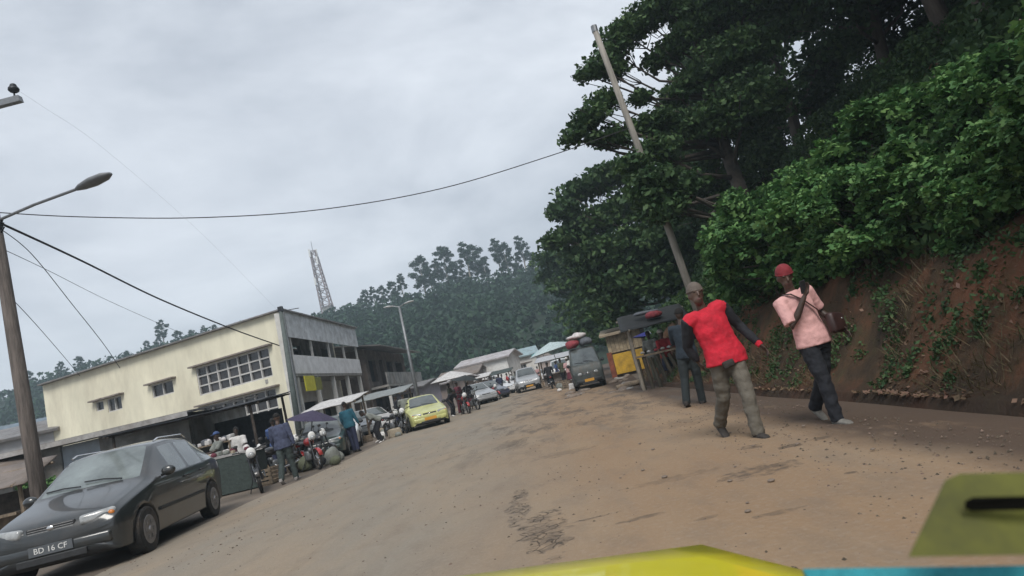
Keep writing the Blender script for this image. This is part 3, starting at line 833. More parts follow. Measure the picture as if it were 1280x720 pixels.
    al = MB(); al.box((0, 0, 0), (.8, .03, .085), bev=.01); al.build('air_intake', BLACKPL, t, loc=(0, .0-.008, .30 if kind != 'pickup' else .5))
    bb = MB(); bb.box((0, 0, 0), (1.4, .1, .16), bev=.035); bb.build('bumper', BLACKPL if kind in ('van', 'pickup') else paint, t, smooth=True, loc=(0, L-.02, .43))
    if plate: glyph_plate(plate[0], .5, t, (0, -.016, .42), plate[1], plate[2])
    wb = MB(); c0, c1 = S[ws[0]], S[ws[1]]
    def onws(x, q, lift=.02): 
        y = c0[0]*(1-q)+c1[0]*q; z = (c0[8]*(1-q)+c1[8]*q) - (x*x)*.09
        return (x, y-lift*.6, z+lift)
    for x0, x1 in ((-.12, -.6), (.42, -.1)): wb.tube([onws(x0, .02), onws((x0+x1)/2, .10), onws(x1, .14)], .010, 5)
    wb.build('wiper', BLACKPL, t)
    if rails:
        for s in (-1, 1): MB().tube([(s*.58, 1.85, 1.46), (s*.585, 2.0, 1.50), (s*.575, 2.95, 1.50), (s*.56, 3.15, 1.44)], .014, 6).build('roof_rail', CHROME, t)
    if roof:
        rb = MB(); rb.box((0, 0, 0), (.5, .16, .12), bev=.02); rb.build('taxi_sign', roof, t, loc=(0, 2.3, S[8][8]+.055))
    return t

def thing_part(name, parent, loc):
    o = bpy.data.objects.new(name, None); C.objects.link(o); o.parent = parent; o.location = loc; return o

def motorbike(name, label, loc, rz, paint, group=None, fairing=None, tilt=0):
    """front faces -Y"""
    t = thing(name, label, 'motorbike', loc, rz, group)
    t.rotation_euler = (0, R(tilt), rz)
    for y, r in ((-.62, .29), (.62, .28)):
        w = thing_part('wheel', t, (0, y, r))
        mb = MB(); n = 24
        vs = []; fs = []
        for i in range(n):
            a = 2*PI*i/n
            for j in range(6):
                b = 2*PI*j/6; q = r-.045+.045*math.cos(b); vs.append((.045*math.sin(b), q*math.cos(a), q*math.sin(a)))
        for i in range(n):
            for j in range(6): fs.append((i*6+j, i*6+(j+1) % 6, ((i+1) % n)*6+(j+1) % 6, ((i+1) % n)*6+j))
        mb.add(vs, fs); mb.build('tyre', BLACK, w, smooth=True)
        mb = MB(); mb.tube([(-.05, 0, 0), (.05, 0, 0)], .05, 10)
        for i in range(9):
            a = 2*PI*i/9; mb.tube([(0, 0, 0), (0, math.cos(a)*(r-.08), math.sin(a)*(r-.08))], .008, 4)
        mb.build('hub_and_spokes', CHROME, w)
        mb = MB(); pts = [(0, math.cos(a)*(r+.03), math.sin(a)*(r+.03)) for a in [R(d) for d in ((40, 70, 100, 130, 160) if y < 0 else (20, 50, 80, 110, 150))]]
        mb.tube(pts, [(.06, .008)]*5, 8, up=(1, 0, 0)); mb.build('mudguard', paint, t, smooth=True, loc=(0, y, r))
    mb = MB()
    for s in (-1, 1): mb.tube([(s*.085, -.62, .29), (s*.085, -.42, .88)], .024, 8); mb.tube([(s*.1, .62, .28), (s*.09, .45, .62)], .022, 8)
    mb.tube([(0, -.4, .85), (0, -.05, .7), (0, .35, .68), (0, .55, .66)], .026, 6); mb.tube([(0, -.4, .8), (0, -.2, .35), (0, .2, .33), (0, .25, .66)], .022, 6)
    for s in (-1, 1): mb.tube([(s*.07, .15, .33), (s*.08, .62, .28)], .02, 6)
    mb.build('frame', DARKMETAL, t)
    mb = MB(); mb.box((0, -.02, .42), (.22, .3, .26), bev=.04); mb.tube([(0, -.12, .5), (0, -.18, .64)], .07, 10); mb.build('engine', STEEL, t, smooth=True)
    mb = MB(); mb.tube([(.12, -.15, .42), (.15, .05, .28), (.16, .35, .3), (.17, .8, .38)], [.02, .022, .04, .045], 8); mb.build('exhaust', CHROME, t, smooth=True)
    mb = MB(); mb.ell((0, -.14, .80), (.13, .25, .125), 14, 10); mb.build('tank', paint, t, smooth=True)
    mb = MB(); mb.tube([(0, .05, .78), (0, .3, .77), (0, .55, .80), (0, .78, .82)], [(.10, .04), (.13, .05), (.13, .05), (.1, .04)], 10, up=(1, 0, 0)); mb.build('seat', BLACKPL, t, smooth=True)
    mb = MB(); mb.tube([(-.36, -.28, 1.05), (-.2, -.36, 1.02), (0, -.42, .94), (.2, -.36, 1.02), (.36, -.28, 1.05)], .014, 6)
    for s in (-1, 1): mb.tube([(s*.24, -.35, 1.02), (s*.27, -.4, 1.16)], .007, 5); mb.ell((s*.28, -.4, 1.19), (.055, .012, .035), 10, 6); mb.tube([(s*.28, -.3, 1.045), (s*.38, -.26, 1.055)], .02, 6)
    mb.build('handlebar', BLACKPL, t)
    mb = MB(); mb.ell((0, -.52, .9), (.075, .06, .075), 14, 8); mb.build('headlight', LENS, t, smooth=True)
    if fairing: 
        mb = MB(); mb.ell((0, -.45, .95), (.11, .05, .13), 14, 8, z0=-.8); mb.build('headlight_cowl', fairing, t, smooth=True)
    mb = MB(); mb.box((0, .84, .74), (.1, .06, .07), bev=.015); mb.build('tail_light', REDLENS, t)
    mb = MB(); mb.tube([(-.12, 0, .32), (-.24, .1, .02)], .012, 5); mb.build('side_stand', DARKMETAL, t)
    return t

cd.dof.use_dof = True; cd.dof.focus_distance = 12; cd.dof.aperture_fstop = 4.0

def gpx(px, Y, z=0.0):
    """ground spot Y metres up the road in photo column px"""
    a, b_ = at(px, 0, Y), at(px, 700, Y)
    t = (a.z-z)/(a.z-b_.z); p = a.lerp(b_, t); p.z = z; return p
def gpt(px, Y, z=0.0): return tuple(gpx(px, Y, z))

# ================================================================== the taxi the picture is taken from
YEL = mat('taxi_yellow', (.66, .60, .02), .35, .06, 3, coat=.5)
TEAL = mat('teal_pad', (.02, .23, .27), .8, .2, 12, bump=.4)
t = thing('taxi', 'yellow taxi bonnet with teal dashboard pad nearest the viewer', 'taxi', (0, 0, 0))
mb = MB()
xs_ = [-1.15, -1.0, -.7, -.3, .05, .3, .42]
def bon(x, q):   # q 0 front edge .. 1 rear edge
    xe = .35 + .5*q
    u = (x+1.15)/(1.57)
    X_ = -1.12 + u*(xe+1.12)
    yf = 1.87 + .32*min(.35 - X_, .95)
    Y_ = yf*(1-q) + .80*q
    Z_ = .712 + .16*q**.9*(1-u**5) + .004*math.sin(u*PI)
    return (X_, Y_, Z_)
qs = [i/8 for i in range(9)]; us = [-1.15+1.57*i/16 for i in range(17)]
v = [bon(x, q) for q in qs for x in us]; nx = len(us)
f = [(j*nx+i, j*nx+i+1, (j+1)*nx+i+1, (j+1)*nx+i) for j in range(8) for i in range(nx-1)]
mb.add(v, f); o = mb.build('bonnet', YEL, t, smooth=True)
md = o.modifiers.new('thickness', 'SOLIDIFY'); md.thickness = .015; md.offset = -1
mb = MB(); v = []; nq = 9
for q in qs:
    a = bon(us[-1], q); v += [(a[0]+.003, a[1], a[2]-.02), (a[0]+.03, a[1]+.01, a[2]-.16), (a[0]+.05, a[1]+.02, .35)]
f = [(j*3+i, j*3+i+1, (j+1)*3+i+1, (j+1)*3+i) for j in range(8) for i in range(2)]
mb.add(v, f); mb.build('wing', YEL, t, smooth=True)
mb = MB(); v = []
for x in us:
    a = bon(x, 0); v += [(a[0], a[1]+.004, a[2]-.02), (a[0], a[1]+.05, a[2]-.12), (a[0], a[1]+.06, .3)]
f = [(j*3+i, j*3+i+1, (j+1)*3+i+1, (j+1)*3+i) for j in range(len(us)-1) for i in range(2)]
mb.add(v, f); mb.build('front_panel', YEL, t, smooth=True)
mb = MB(); p1, p2 = at(1003, 711, .76), at(1330, 706, .63)
q1 = p1 + Vector((0, -.4, -.22)); q2 = p2+Vector((0, -.3, -.2)); mb.slab([p1, p2, q2, q1], .03, nrm=(0, 0, 1))
mb.build('dashboard_pad', TEAL, t)
CARD = mat('olive_card', (.10, .105, .004), .7, .3, 9)
cdq = [at(1136, 696, .62), at(1300, 693, .60), at(1300, 590, .62), at(1200, 592, .64), at(1182, 600, .64)]
n_ = (cdq[1]-cdq[0]).cross(cdq[2]-cdq[0]).normalized()
mb = MB().slab(cdq, .002)
o = mb.build('card', CARD); tag(o, 'blurred olive yellow card with a black slot at the right edge above the teal dashboard', 'card')
sl_ = [at(1206, 628, .62), at(1216, 623, .62), at(1300, 621, .60), at(1300, 637, .60), at(1216, 639, .62), at(1206, 636, .62)]
tow = (CP - sl_[0]).normalized()*.004
MB().slab([p+tow for p in sl_], .0015).build('slot', mat('matt_black', (.004, .004, .003), .95, .1, 9, spec=.1), o)

# ================================================================== left side: black hatchback
BLACKCAR = mat('black_car_paint', (.024, .028, .030), .3, .2, 3, coat=.7, dirt=.18)
GREENCAR = mat('dark_green_paint', (.035, .055, .05), .35, .2, 3, coat=.5, dirt=.4)
WHITECAR = mat('white_car_paint', (.62, .62, .62), .35, .08, 3, coat=.5, dirt=.3)
SILVER = mat('silver_car_paint', (.38, .39, .40), .35, .1, 3, .3, coat=.5, dirt=.35)
NAVYCAR = mat('navy_car_paint', (.04, .045, .075), .3, .2, 3, coat=.6, dirt=.3)
GREYVAN = mat('grey_green_van_paint', (.05, .062, .06), .5, .3, 3, dirt=.5)
LEMON = mat('lemon_paint', (.50, .51, .20), .4, .12, 3, coat=.4, dirt=.2)
car('parked_car', 'dusty black hatchback with roof rails, nearest car on the left roadside', (-6.82, 8.785, 0), R(9), BLACKCAR, 'hatch', ('BD 16 CF', PLATEW, PLATEBG), rails=True, glass=SKYGLASS).scale = (1.1, 1.1, 1.1)
p = gpx(541, 26.5)
car('taxi', 'yellow taxi driving towards the viewer beside the market on the left', (p.x, p.y, 0), R(17), LEMON, 'sedan', ('', BLACKPL, PLATEY), cat='taxi')
proto = car('parked_car', 'silver white saloon parked behind the person in the teal shirt', (*gpx(425, 24.5)[:2], 0), R(14), WHITECAR, 'sedan', group='cars parked along the market side')
for px, Y, rz, lab, pm in ((402, 20.8, 12, 'dark green saloon parked between the motorbikes and the person in the teal shirt', GREENCAR),
                           (462, 31, 30, 'silver saloon parked behind the crouching person in grey', SILVER),
                           (372, 26.5, 60, 'dark navy saloon parked under the balcony building behind the person in navy', NAVYCAR)):
    p = gpx(px, Y); dup(proto, (p.x, p.y, 0), R(rz), lab, recolor={'body': pm, 'bumper': pm})
for px, Y, rz, lab, pm in ((652, 56, 6, 'white saloon queued behind the silver pickup truck', WHITECAR), (676, 68, 4, 'white saloon in the far distance right of the pickup truck', WHITECAR), (628, 43, 28, 'dark navy saloon parked at the crowd before the silver pickup truck', NAVYCAR), (644, 66, 4, 'silver saloon far up the queue of cars', SILVER), (636, 50, 25, 'white saloon parked at the near edge of the distant crowd', WHITECAR),
                           (611, 40, 22, 'pale saloon parked right of the group behind the taxi', SILVER), (598, 60, 10, 'white saloon parked below the small brown house', WHITECAR), (487, 33, 35, 'white saloon parked in front of the grey roofed stall', WHITECAR), (434, 27.5, 24, 'white saloon parked under the balcony building right of the silver white saloon', WHITECAR)):
    p = gpx(px, Y); dup(proto, (p.x, p.y, 0), R(rz), lab, recolor={'body': pm, 'bumper': pm})
for px, Y, rz, lab in ((622, 68, 8, 'white minibus parked before the white house'), (703, 56, -4, 'white minibus beyond the stalls right of the motorbike rider')):
    p = gpx(px, Y); car('minibus', lab, (p.x, p.y, 0), R(rz), WHITECAR, 'van', cat='minibus', sub=1)
p = gpx(664, 45)
car('pickup_truck', 'silver white pickup truck coming down the far end of the road', (p.x, p.y, 0), R(4), SILVER, 'pickup', ('', BLACKPL, PLATEY), cat='pickup truck')
p = gpx(740, 27.5)
vx, vy = p.x, p.y
car('minibus', 'dark minibus loaded with red and white bundles on its roof at the right roadside', (vx, vy, 0), R(-3), GREYVAN, 'van', ('', BLACKPL, PLATEY), cat='minibus').scale = (.8, 1, 1)
BUNR = cloth('bundle_red', (.25, .04, .05)); BUNW = cloth('bundle_white', (.6, .56, .55)); BUNG = cloth('bundle_grey', (.12, .13, .15))
def lump(name, label, cat, c, r, m, seed, group=None, vox=.05, amp=.12, angular=False):
    mb = MB()
    if angular: mb.box((0, 0, 0), (r[0]*1.7, r[1]*1.7, r[2]*1.45), bev=r[0]*.25)
    else: mb.ell((0, 0, 0), r, 14, 10)
    me = mb.mesh(name, m, True)
    for v_ in me.vertices:
        w = 1 + amp*nz(v_.co.x*3+seed, v_.co.y*3, v_.co.z*3) ; v_.co = Vector((v_.co.x*w, v_.co.y*w, max(-r[2]*.75, v_.co.z*w)))
    if angular: me.transform(Matrix.Rotation(seed*1.3, 4, 'Z')); me.polygons.foreach_set('use_smooth', [False]*len(me.polygons))
    o = link(name, me, None, c); return tag(o, label, cat, group)
lump('bundle', 'red cloth bundle at the front of the dark minibus roof', 'bundle', (vx-.26, vy+1.1, 2.07), (.32, .4, .24), BUNR, 1, 'bundles on the minibus roof', amp=.6)
lump('bundle', 'white sack on top of the load on the dark minibus roof', 'bundle', (vx-.02, vy+1.3, 2.38), (.40, .4, .14), BUNW, 2, 'bundles on the minibus roof', amp=.6)
lump('bundle', 'grey sack at the right side of the dark minibus roof', 'bundle', (vx+.30, vy+1.2, 2.06), (.25, .4, .21), BUNG, 3, 'bundles on the minibus roof', amp=.6)

# ================================================================== people near the camera
SH_RED = cloth('red', (.56, .014, .035), .18); SH_NAVY = cloth('navy', (.018, .022, .042)); SH_KHAKI = cloth('khaki', (.125, .112, .09), .14)
SH_PINK = cloth('pink', (.68, .38, .36), .12); TR_BLACK = cloth('black_trousers', (.012, .014, .02)); HAT_RED = cloth('maroon', (.22, .022, .03))
SHOE_DK = cloth('shoe_dark', (.035, .03, .027)); SHOE_GREY = cloth('shoe_grey', (.20, .19, .17)); SH_TEAL = cloth('teal', (.02, .13, .18)); SH_DBLUE = cloth('dark_blue', (.014, .024, .036))
LEATHER = mat('brown_leather', (.045, .02, .018), .5, .3, 10)
p = gpx(930, 7.35); person.hatmat = cloth('grey_brown_cap', (.13, .105, .088))
person('person', 'person in a bright red vest over dark sleeves and khaki trousers walking in the road', (2.16, 7.4, 0), R(8), h=1.86, vox=.011,
       hip=(-16, 18), knee=(26, 12), foot=(-4, 0), arm_pts=[((-.29, .14, 1.17), (-.25, .16, .94)), ((.30, .02, 1.16), (.35, -.12, .94))],
       lean=(2.0, 0), sway=-14, leg_yaw=(-2, -3), head_rot=(-6, -4), top=SH_RED, sleeves=.98, sleeve_mat=cloth('black_sleeve', (.012, .013, .018)), top_len=.84, legs=SH_KHAKI, shoe=SHOE_DK, hair='beanie', cuff=SH_RED, slim=1.16)
L_ = person.last; root = [o for o in C.objects if o.name == 'person'][0]
mb = MB(); mb.box((0, 0, 0), (.13, .05, .08), bev=.018); pb = mb.build('belt_pouch', SHOE_DK, root, smooth=True); pb.matrix_local = L_['G'] @ L_['S'] @ Matrix.Translation((-.07, -.135, .86))
person.hatmat = HAT_RED
person('person', 'person in a pink shirt and maroon hat with a brown shoulder bag beside the bank', (3.08, 7.1, 0), R(16), h=1.78, vox=.011,
       hip=(10, -16), knee=(8, 22), foot=(0, 0), leg_yaw=(-2, -3), arm_pts=[((-.24, -.10, 1.15), (-.05, -.22, 1.40)), ((.28, .06, 1.16), (.30, -.10, .96))],
       lean=(-.5, 0), sway=-10, head_rot=(-25, 14), top=SH_PINK, sleeves=.44, top_len=.86, legs=TR_BLACK, shoe=SHOE_GREY, hair='beanie', slim=1.02)
G_ = person.last['G']
bg = tag(MB().box((0, 0, 0), (.30, .10, .22), bev=.035).build('shoulder_bag', LEATHER, smooth=True), 'brown leather shoulder bag carried by the person in the pink shirt', 'bag')
W_ = Matrix.Translation((3.08, 7.1, 0)) @ Matrix.Rotation(R(16), 4, 'Z') @ G_ @ person.last['S']
bg.matrix_world = W_ @ Matrix.Translation((.25, -.13, 1.0)) @ Matrix.Rotation(R(28), 4, 'Z') @ Matrix.Rotation(R(14), 4, 'Y')
st_ = MB(); pts = [(.13, -.14, 1.10), (.08, -.155, 1.22), (-.01, -.14, 1.36), (-.09, -.09, 1.47), (-.12, -.0, 1.485), (-.09, .10, 1.42), (.05, .16, 1.2), (.2, .10, 1.08), (.26, -.05, 1.05)]
inv = bg.matrix_world.inverted()
st_.tube([inv @ (W_ @ Vector(q)) for q in pts], [(.014, .004)]*len(pts), 6); st_.build('strap', LEATHER, bg)
MB().ell((0, 0, 0), (.014, .008, .014), 8, 6).build('buckle', CHROME, bg, smooth=True, loc=(.06, -.052, .03))
ph_ = MB().box((0, 0, 0), (.07, .012, .14), bev=.004).build('phone', BLACKPL); tag(ph_, 'dark phone held up to the chin by the person in the pink shirt', 'phone')
ph_.matrix_world = W_ @ Matrix.Translation((-.035, -.245, 1.50)) @ Matrix.Rotation(R(18), 4, 'X')
person.hatmat = None
person('person', 'person in a dark blue jacket and dark trousers standing behind the red vest', (2.78, 11.9, 0), R(150), h=1.8, vox=.02,
       hip=(6, -14), knee=(4, 8), arm_f=(20, 25), arm_o=(14, 12), elbow=(60, 60), lean=(-4, 0), top=SH_DBLUE, sleeves=.98, legs=cloth('slate', (.014, .02, .022)), shoe=SHOE_DK)
person('person', 'person in a navy shirt and dark green trousers walking up the left roadside', (*gpx(364, 16.2)[:2], 0), R(176), h=1.74, vox=.016,
       hip=(12, -12), knee=(6, 16), arm_f=(-6, 10), arm_o=(14, 14), elbow=(14, 18), lean=(3, 0), top=cloth('slate_blue', (.055, .065, .115)), sleeves=.98,
       legs=cloth('bottle_green', (.045, .06, .058)), shoe=cloth('shoe_pale', (.35, .33, .32)), slim=1.12)

# ================================================================== smaller people, a few bodies copied with new clothes
PC = {}
def pcol(k):
    tab = dict(teal=(.012, .085, .125), white=(.62, .6, .58), grey=(.2, .21, .19), red=(.4, .03, .04), black=(.015, .015, .02), blue=(.05, .09, .22), maroon=(.12, .025, .04), pink=(.5, .3, .3), olive=(.1, .11, .07), navy=(.02, .025, .06), sand=(.32, .27, .2), orange=(.5, .17, .05))
    return cloth('plain_'+k, tab[k], .15)
protoW = person('person', 'person in a white shirt standing under the dark stall roof', (*gpx(306, 19.5)[:2], 0), R(20), h=1.7, vox=.022, hip=(4, -4), arm_f=(10, 25), elbow=(20, 60), top=pcol('white'), sleeves=.45, legs=pcol('black'), shoe=SHOE_DK)
person.hatmat = pcol('blue')
protoS = person('person', 'person in a blue cap standing at the stall of white goods', (*gpx(282, 19)[:2], 0), R(-40), h=1.68, vox=.022, hip=(8, 0), arm_f=(35, 40), elbow=(50, 40), top=pcol('grey'), sleeves=.45, legs=pcol('olive'), shoe=SHOE_DK, hair='cap')
person.hatmat = pcol('white')
protoK = person('person', 'market seller in a dark wrap skirt with a white head wrap among the crowd', (*gpx(610, 50)[:2], 0), R(60), h=1.62, vox=.024, hip=(5, -3), arm_f=(15, 35), elbow=(30, 70), top=pcol('maroon'), sleeves=.45, legs=pcol('navy'), shoe=None, hair='wrap', skirt=True)
person.hatmat = pcol('black')
person('person', 'person in a teal shirt standing between the parked cars, back to the road', (*gpx(446, 22.3)[:2], 0), R(165), h=1.76, vox=.02, hip=(0, 6), arm_f=(5, 12), arm_o=(14, 16), elbow=(15, 20), lean=(5, 0), top=pcol('teal'), sleeves=.98, legs=pcol('navy'), shoe=SHOE_DK, slim=1.1)
protoB = person('person', 'person in a grey shirt bending down at the road edge', (*gpx(479, 25)[:2], 0), R(-70), h=1.7, vox=.022, hip=(35, 20), knee=(50, 35), bend=58, arm_pts=[((-.22, -.12, 1.2), (-.18, -.32, 1.22)), ((.22, -.12, 1.2), (.18, -.34, 1.2))], top=pcol('grey'), sleeves=.45, legs=pcol('black'), shoe=pcol('white'), slim=1.1)
protoR = person('person', 'motorbike rider in a black jacket riding away in the middle of the road', (*gpx(691, 39.6)[:2], .20), R(180), h=1.75, vox=.022, hip=(68, 68), knee=(84, 84), leg_yaw=(14, 14), bend=8,
                arm_pts=[((-.27, -.16, 1.2), (-.26, -.38, 1.12)), ((.27, -.16, 1.2), (.26, -.38, 1.12))], top=pcol('black'), sleeves=.98, legs=pcol('black'), shoe=SHOE_DK)
def crowd(src, px, Y, rz, lab, top, legs, sc_=1.0, z=0):
    p = gpx(px, Y); leg = 'skirt' if src is protoK else 'trousers'
    return dup(src, (p.x, p.y, z), R(rz), lab, scale=sc_, recolor={'shirt': pcol(top), leg: pcol(legs)})
for a in ((protoW, 512, 28.3, 200, 'person in a pale shirt standing left of the oncoming taxi by the lamp pole', 'grey', 'black', 1.0),
          (protoW, 502, 30, 120, 'person in black standing beside the foot of the street lamp pole', 'black', 'navy', 1.0),
          (protoW, 578, 34.5, 140, 'person in a maroon shirt right behind the oncoming taxi', 'maroon', 'maroon', 1.0),
          (protoK, 590, 36, 30, 'seller in a black blouse behind the taxi under the white parasol', 'black', 'maroon', 1.0),
          (protoW, 568, 36, 80, 'person in a dark green shirt under the white parasol', 'olive', 'black', 1.02),
          (protoK, 600, 44, -30, 'seller in a white blouse at the left end of the crowd', 'white', 'olive', 1.0),
          (protoW, 618, 49, 60, 'person in a navy shirt in the crowd before the white house', 'navy', 'black', 1.0),
          (protoK, 626, 52, 10, 'seller in a pink blouse in the crowd before the white house', 'pink', 'navy', 1.0),
          (protoW, 632, 55, -20, 'person in a white shirt in the middle of the distant crowd', 'white', 'black', 1.0),
          (protoW, 638, 57, 90, 'person in a red shirt in the distant crowd', 'red', 'black', 1.0),
          (protoK, 643, 60, 190, 'seller in a blue blouse in the distant crowd', 'blue', 'black', 1.0),
          (protoW, 648, 58, 170, 'person in an olive shirt left of the pickup truck', 'olive', 'navy', 1.0),
          (protoW, 622, 56, 20, 'person in a sand shirt in the distant crowd', 'sand', 'black', 1.0),
          (protoK, 613, 55, 100, 'seller in an orange blouse in the distant crowd', 'orange', 'olive', 1.0),
          (protoW, 707, 41, 30, 'person in dark green standing at the stalls right of the motorbike rider', 'olive', 'black', 1.0),
          (protoK, 716, 36, -30, 'seller in a pink blouse at the stalls left of the dark minibus', 'pink', 'maroon', 1.0),
          (protoW, 722, 33, 10, 'person in a white shirt close to the left side of the minibus', 'white', 'sand', 1.0),
          (protoW, 700, 50, 60, 'person in a blue shirt under the pale parasol beyond the rider', 'blue', 'black', 1.0),
          (protoW, 826, 20.5, -30, 'person in a grey shirt behind the timber stall at the right', 'grey', 'olive', 1.0),
          (protoK, 842, 19.4, 20, 'seller with a red blouse under the timber stall roof', 'red', 'navy', 1.0),
          (protoW, 352, 19.6, 190, 'person in a blue jacket just ahead of the person in navy', 'blue', 'navy', 1.0),
          (protoW, 606, 52, 40, 'person in a white shirt beside the pale saloon behind the taxi', 'white', 'navy', 1.0),
          (protoW, 629, 47, 200, 'person in a dark navy shirt walking beside the white saloons', 'navy', 'olive', 1.0),
          (protoW, 656, 63, 30, 'person in a grey shirt far up the road left of the pickup truck', 'grey', 'black', 1.0),
          (protoW, 676, 60, 30, 'person in a pink shirt far up the road right of the pickup truck', 'pink', 'black', 1.0),
          (protoB, 566, 33, 40, 'person in black leaning over behind the taxi', 'black', 'black', 1.0)):
    crowd(*a)

# ================================================================== motorbikes
MB_BLACK = mat('bike_black', (.02, .02, .022), .3, .2, 6, coat=.5, dirt=.3); MB_RED = mat('bike_red', (.35, .02, .02), .3, .2, 6, coat=.5, dirt=.3)
pm = motorbike('motorbike', 'motorbike with a white cowl parked just left of the person in navy', (*gpx(327, 15.6)[:2], 0), R(25), MB_BLACK, 'motorbikes by the market', fairing=WHITE, tilt=-6)
for px, Y, rz, lab, c_ in ((390, 18.6, 40, 'red motorbike parked nearest right of the person in navy', MB_RED), (398, 20.3, 60, 'black motorbike parked in front of the dark green saloon', MB_BLACK), (379, 20.6, 10, 'black motorbike under the purple awning', MB_BLACK),
                       (349, 18.2, -30, 'black motorbike parked behind the person in navy', MB_BLACK), (583, 31.8, 20, 'maroon motorbike behind the oncoming taxi', MB_RED), (506, 27.2, 20, 'black motorbike parked left of the oncoming taxi', MB_BLACK), (494, 27.8, 40, 'black motorbike parked beside the lamp pole', MB_BLACK),
                       (619, 43, 30, 'red motorbike beside the dark navy saloon at the crowd', MB_RED), (592, 34, 30, 'black motorbike right of the maroon motorbike behind the taxi', MB_BLACK), (636, 53, 10, 'black motorbike among the white saloons', MB_BLACK), (608, 46, 40, 'black motorbike at the edge of the distant crowd', MB_BLACK), (656, 52, 10, 'motorbike left of the pickup truck', MB_BLACK)):
    p = gpx(px, Y); dup(pm, (p.x, p.y, 0), R(rz), lab, recolor={'tank': c_, 'mudguard': c_})
p = gpx(691, 39.6); m_ = dup(pm, (p.x, p.y+.0, 0), R(180), 'motorbike ridden away down the middle of the road', recolor={'headlight_cowl': MB_BLACK}); m_.rotation_euler = (0, 0, R(180)); del m_['group']

# ================================================================== yellow building with the balcony
CREAM = mat('cream_wall', (.76, .72, .56), .85, .10, .8, dirt=.35, bump=.1, stretch=(1, 1, .35))
PLASTER = mat('white_plaster', (.62, .61, .58), .85, .1, 2, dirt=.35)
SHEET = corrugated('blue_grey_sheet', (.74, .77, .80), 1, 30, .55, .1, .2)
TINROOF = corrugated('tin_roof', (.27, .26, .26), 0, 30, .5, .4, .6)
RUSTROOF = corrugated('rusty_tin', (.24, .20, .175), 0, 30, .7, .2, .8)
GREYWALL = mat('grey_wall', (.27, .27, .26), .9, .3, 1.5, dirt=.5, bump=.2)
BROWNWALL = mat('brown_wall', (.15, .12, .105), .9, .3, 1.5, dirt=.5, bump=.2)
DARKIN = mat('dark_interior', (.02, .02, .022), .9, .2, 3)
FRAME = mat('window_frame_white', (.55, .54, .52), .6, .1, 5, dirt=.3)
SILL = mat('concrete_hood', (.22, .19, .17), .9, .2, 4, dirt=.5)
A = Vector((-28.6, 38.0, 0)); B = Vector((-11.75, 32.0, 0)); ZR = 7.2
U = (A-B).normalized(); NW = Vector((U.y, -U.x, 0))     # outward normal of the side wall (towards the viewer)
if NW.y > 0: NW = -NW
LEN = (A-B).length
def uz(px, py):
    d = at(px, py, 10) - CP; t_ = (B-CP).dot(NW)/d.dot(NW); q = CP + d*t_; return (q-B).dot(U), q.z
bl = thing('building', 'cream yellow two storey building with gridded windows and a sheet metal balcony', 'building', tuple(B))
Mw = Matrix.Translation((0, 0, 0)) @ Matrix((( U.x, -NW.x, 0, 0), (U.y, -NW.y, 0, 0), (0, 0, 1, 0), (0, 0, 0, 1)))   # u along the wall, v inwards, z up
def rects():
    big = [(245, 462), (335, 433), (252, 495), (338, 469)]
    return None
wins = []   # u0,u1,z0,z1,cols,rows
def rect_from(p00, p10, p01, p11):
    us_ = [uz(*p) for p in (p00, p10, p01, p11)]
    return (us_[1][0]+us_[3][0])/2, (us_[0][0]+us_[2][0])/2, (us_[2][1]+us_[3][1])/2, (us_[0][1]+us_[1][1])/2
u0, u1, z0, z1 = rect_from((243, 461), (335, 433), (251, 497), (341, 468)); wins.append((u0, u1, z0, z1, 7, 3)); BW = (u0, u1, z0, z1)
a0, a1, b0, b1 = rect_from((255, 511), (340, 482), (262, 545), (347, 518)); wins.append((u0, u1, max(.9, b0), b1, 7, 3))
u0, u1, z0, z1 = rect_from((188, 482), (216, 474), (192, 498), (217, 491)); wins.append((u0, u1, z0, z1, 2, 1))
u0, u1, z0, z1 = rect_from((133, 499), (151, 494), (136, 516), (153, 511)); wins.append((u0, u1, z0, z1, 2, 1))
u0, u1, z0, z1 = rect_from((119, 503), (129, 500), (121, 515), (130, 512)); wins.append((u0, u1, z0, z1, 1, 1))
# wall panel with real openings, built as a grid
def wall_with_holes(Mx, x0, x1, za, zb, holes, thick, name, m_, parent):
    xs = sorted({x0, x1, *[h[0] for h in holes], *[h[1] for h in holes]}); zs = sorted({za, zb, *[h[2] for h in holes], *[h[3] for h in holes]})
    mb = MB()
    def inh(x, z): return any(h[0]-1e-6 < x < h[1]+1e-6 and h[2]-1e-6 < z < h[3]+1e-6 for h in holes)
    n1, n2 = len(xs)-1, len(zs)-1
    solid = {(i, j): not inh((xs[i]+xs[i+1])/2, (zs[j]+zs[j+1])/2) for i in range(n1) for j in range(n2)}
    for (i, j), s_ in solid.items():
        if not s_: continue
        a, b_, c, d = xs[i], xs[i+1], zs[j], zs[j+1]
        mb.add([(a, 0, c), (b_, 0, c), (b_, 0, d), (a, 0, d)], [(0, 1, 2, 3)], 0, Mx)
        mb.add([(a, thick, c), (b_, thick, c), (b_, thick, d), (a, thick, d)], [(3, 2, 1, 0)], 0, Mx)
        for (di, dj, pts) in ((-1, 0, [(a, 0, c), (a, 0, d), (a, thick, d), (a, thick, c)]), (1, 0, [(b_, 0, c), (b_, thick, c), (b_, thick, d), (b_, 0, d)]),
                              (0, -1, [(a, 0, c), (a, thick, c), (b_, thick, c), (b_, 0, c)]), (0, 1, [(a, 0, d), (b_, 0, d), (b_, thick, d), (a, thick, d)])):
            if not solid.get((i+di, j+dj), False): mb.add(pts, [(0, 1, 2, 3)], 0, Mx)
    return mb.build(name, m_, parent)
wall_with_holes(Mw, 0, LEN, 0, ZR, [w[:4] for w in wins], .22, 'wall', CREAM, bl)
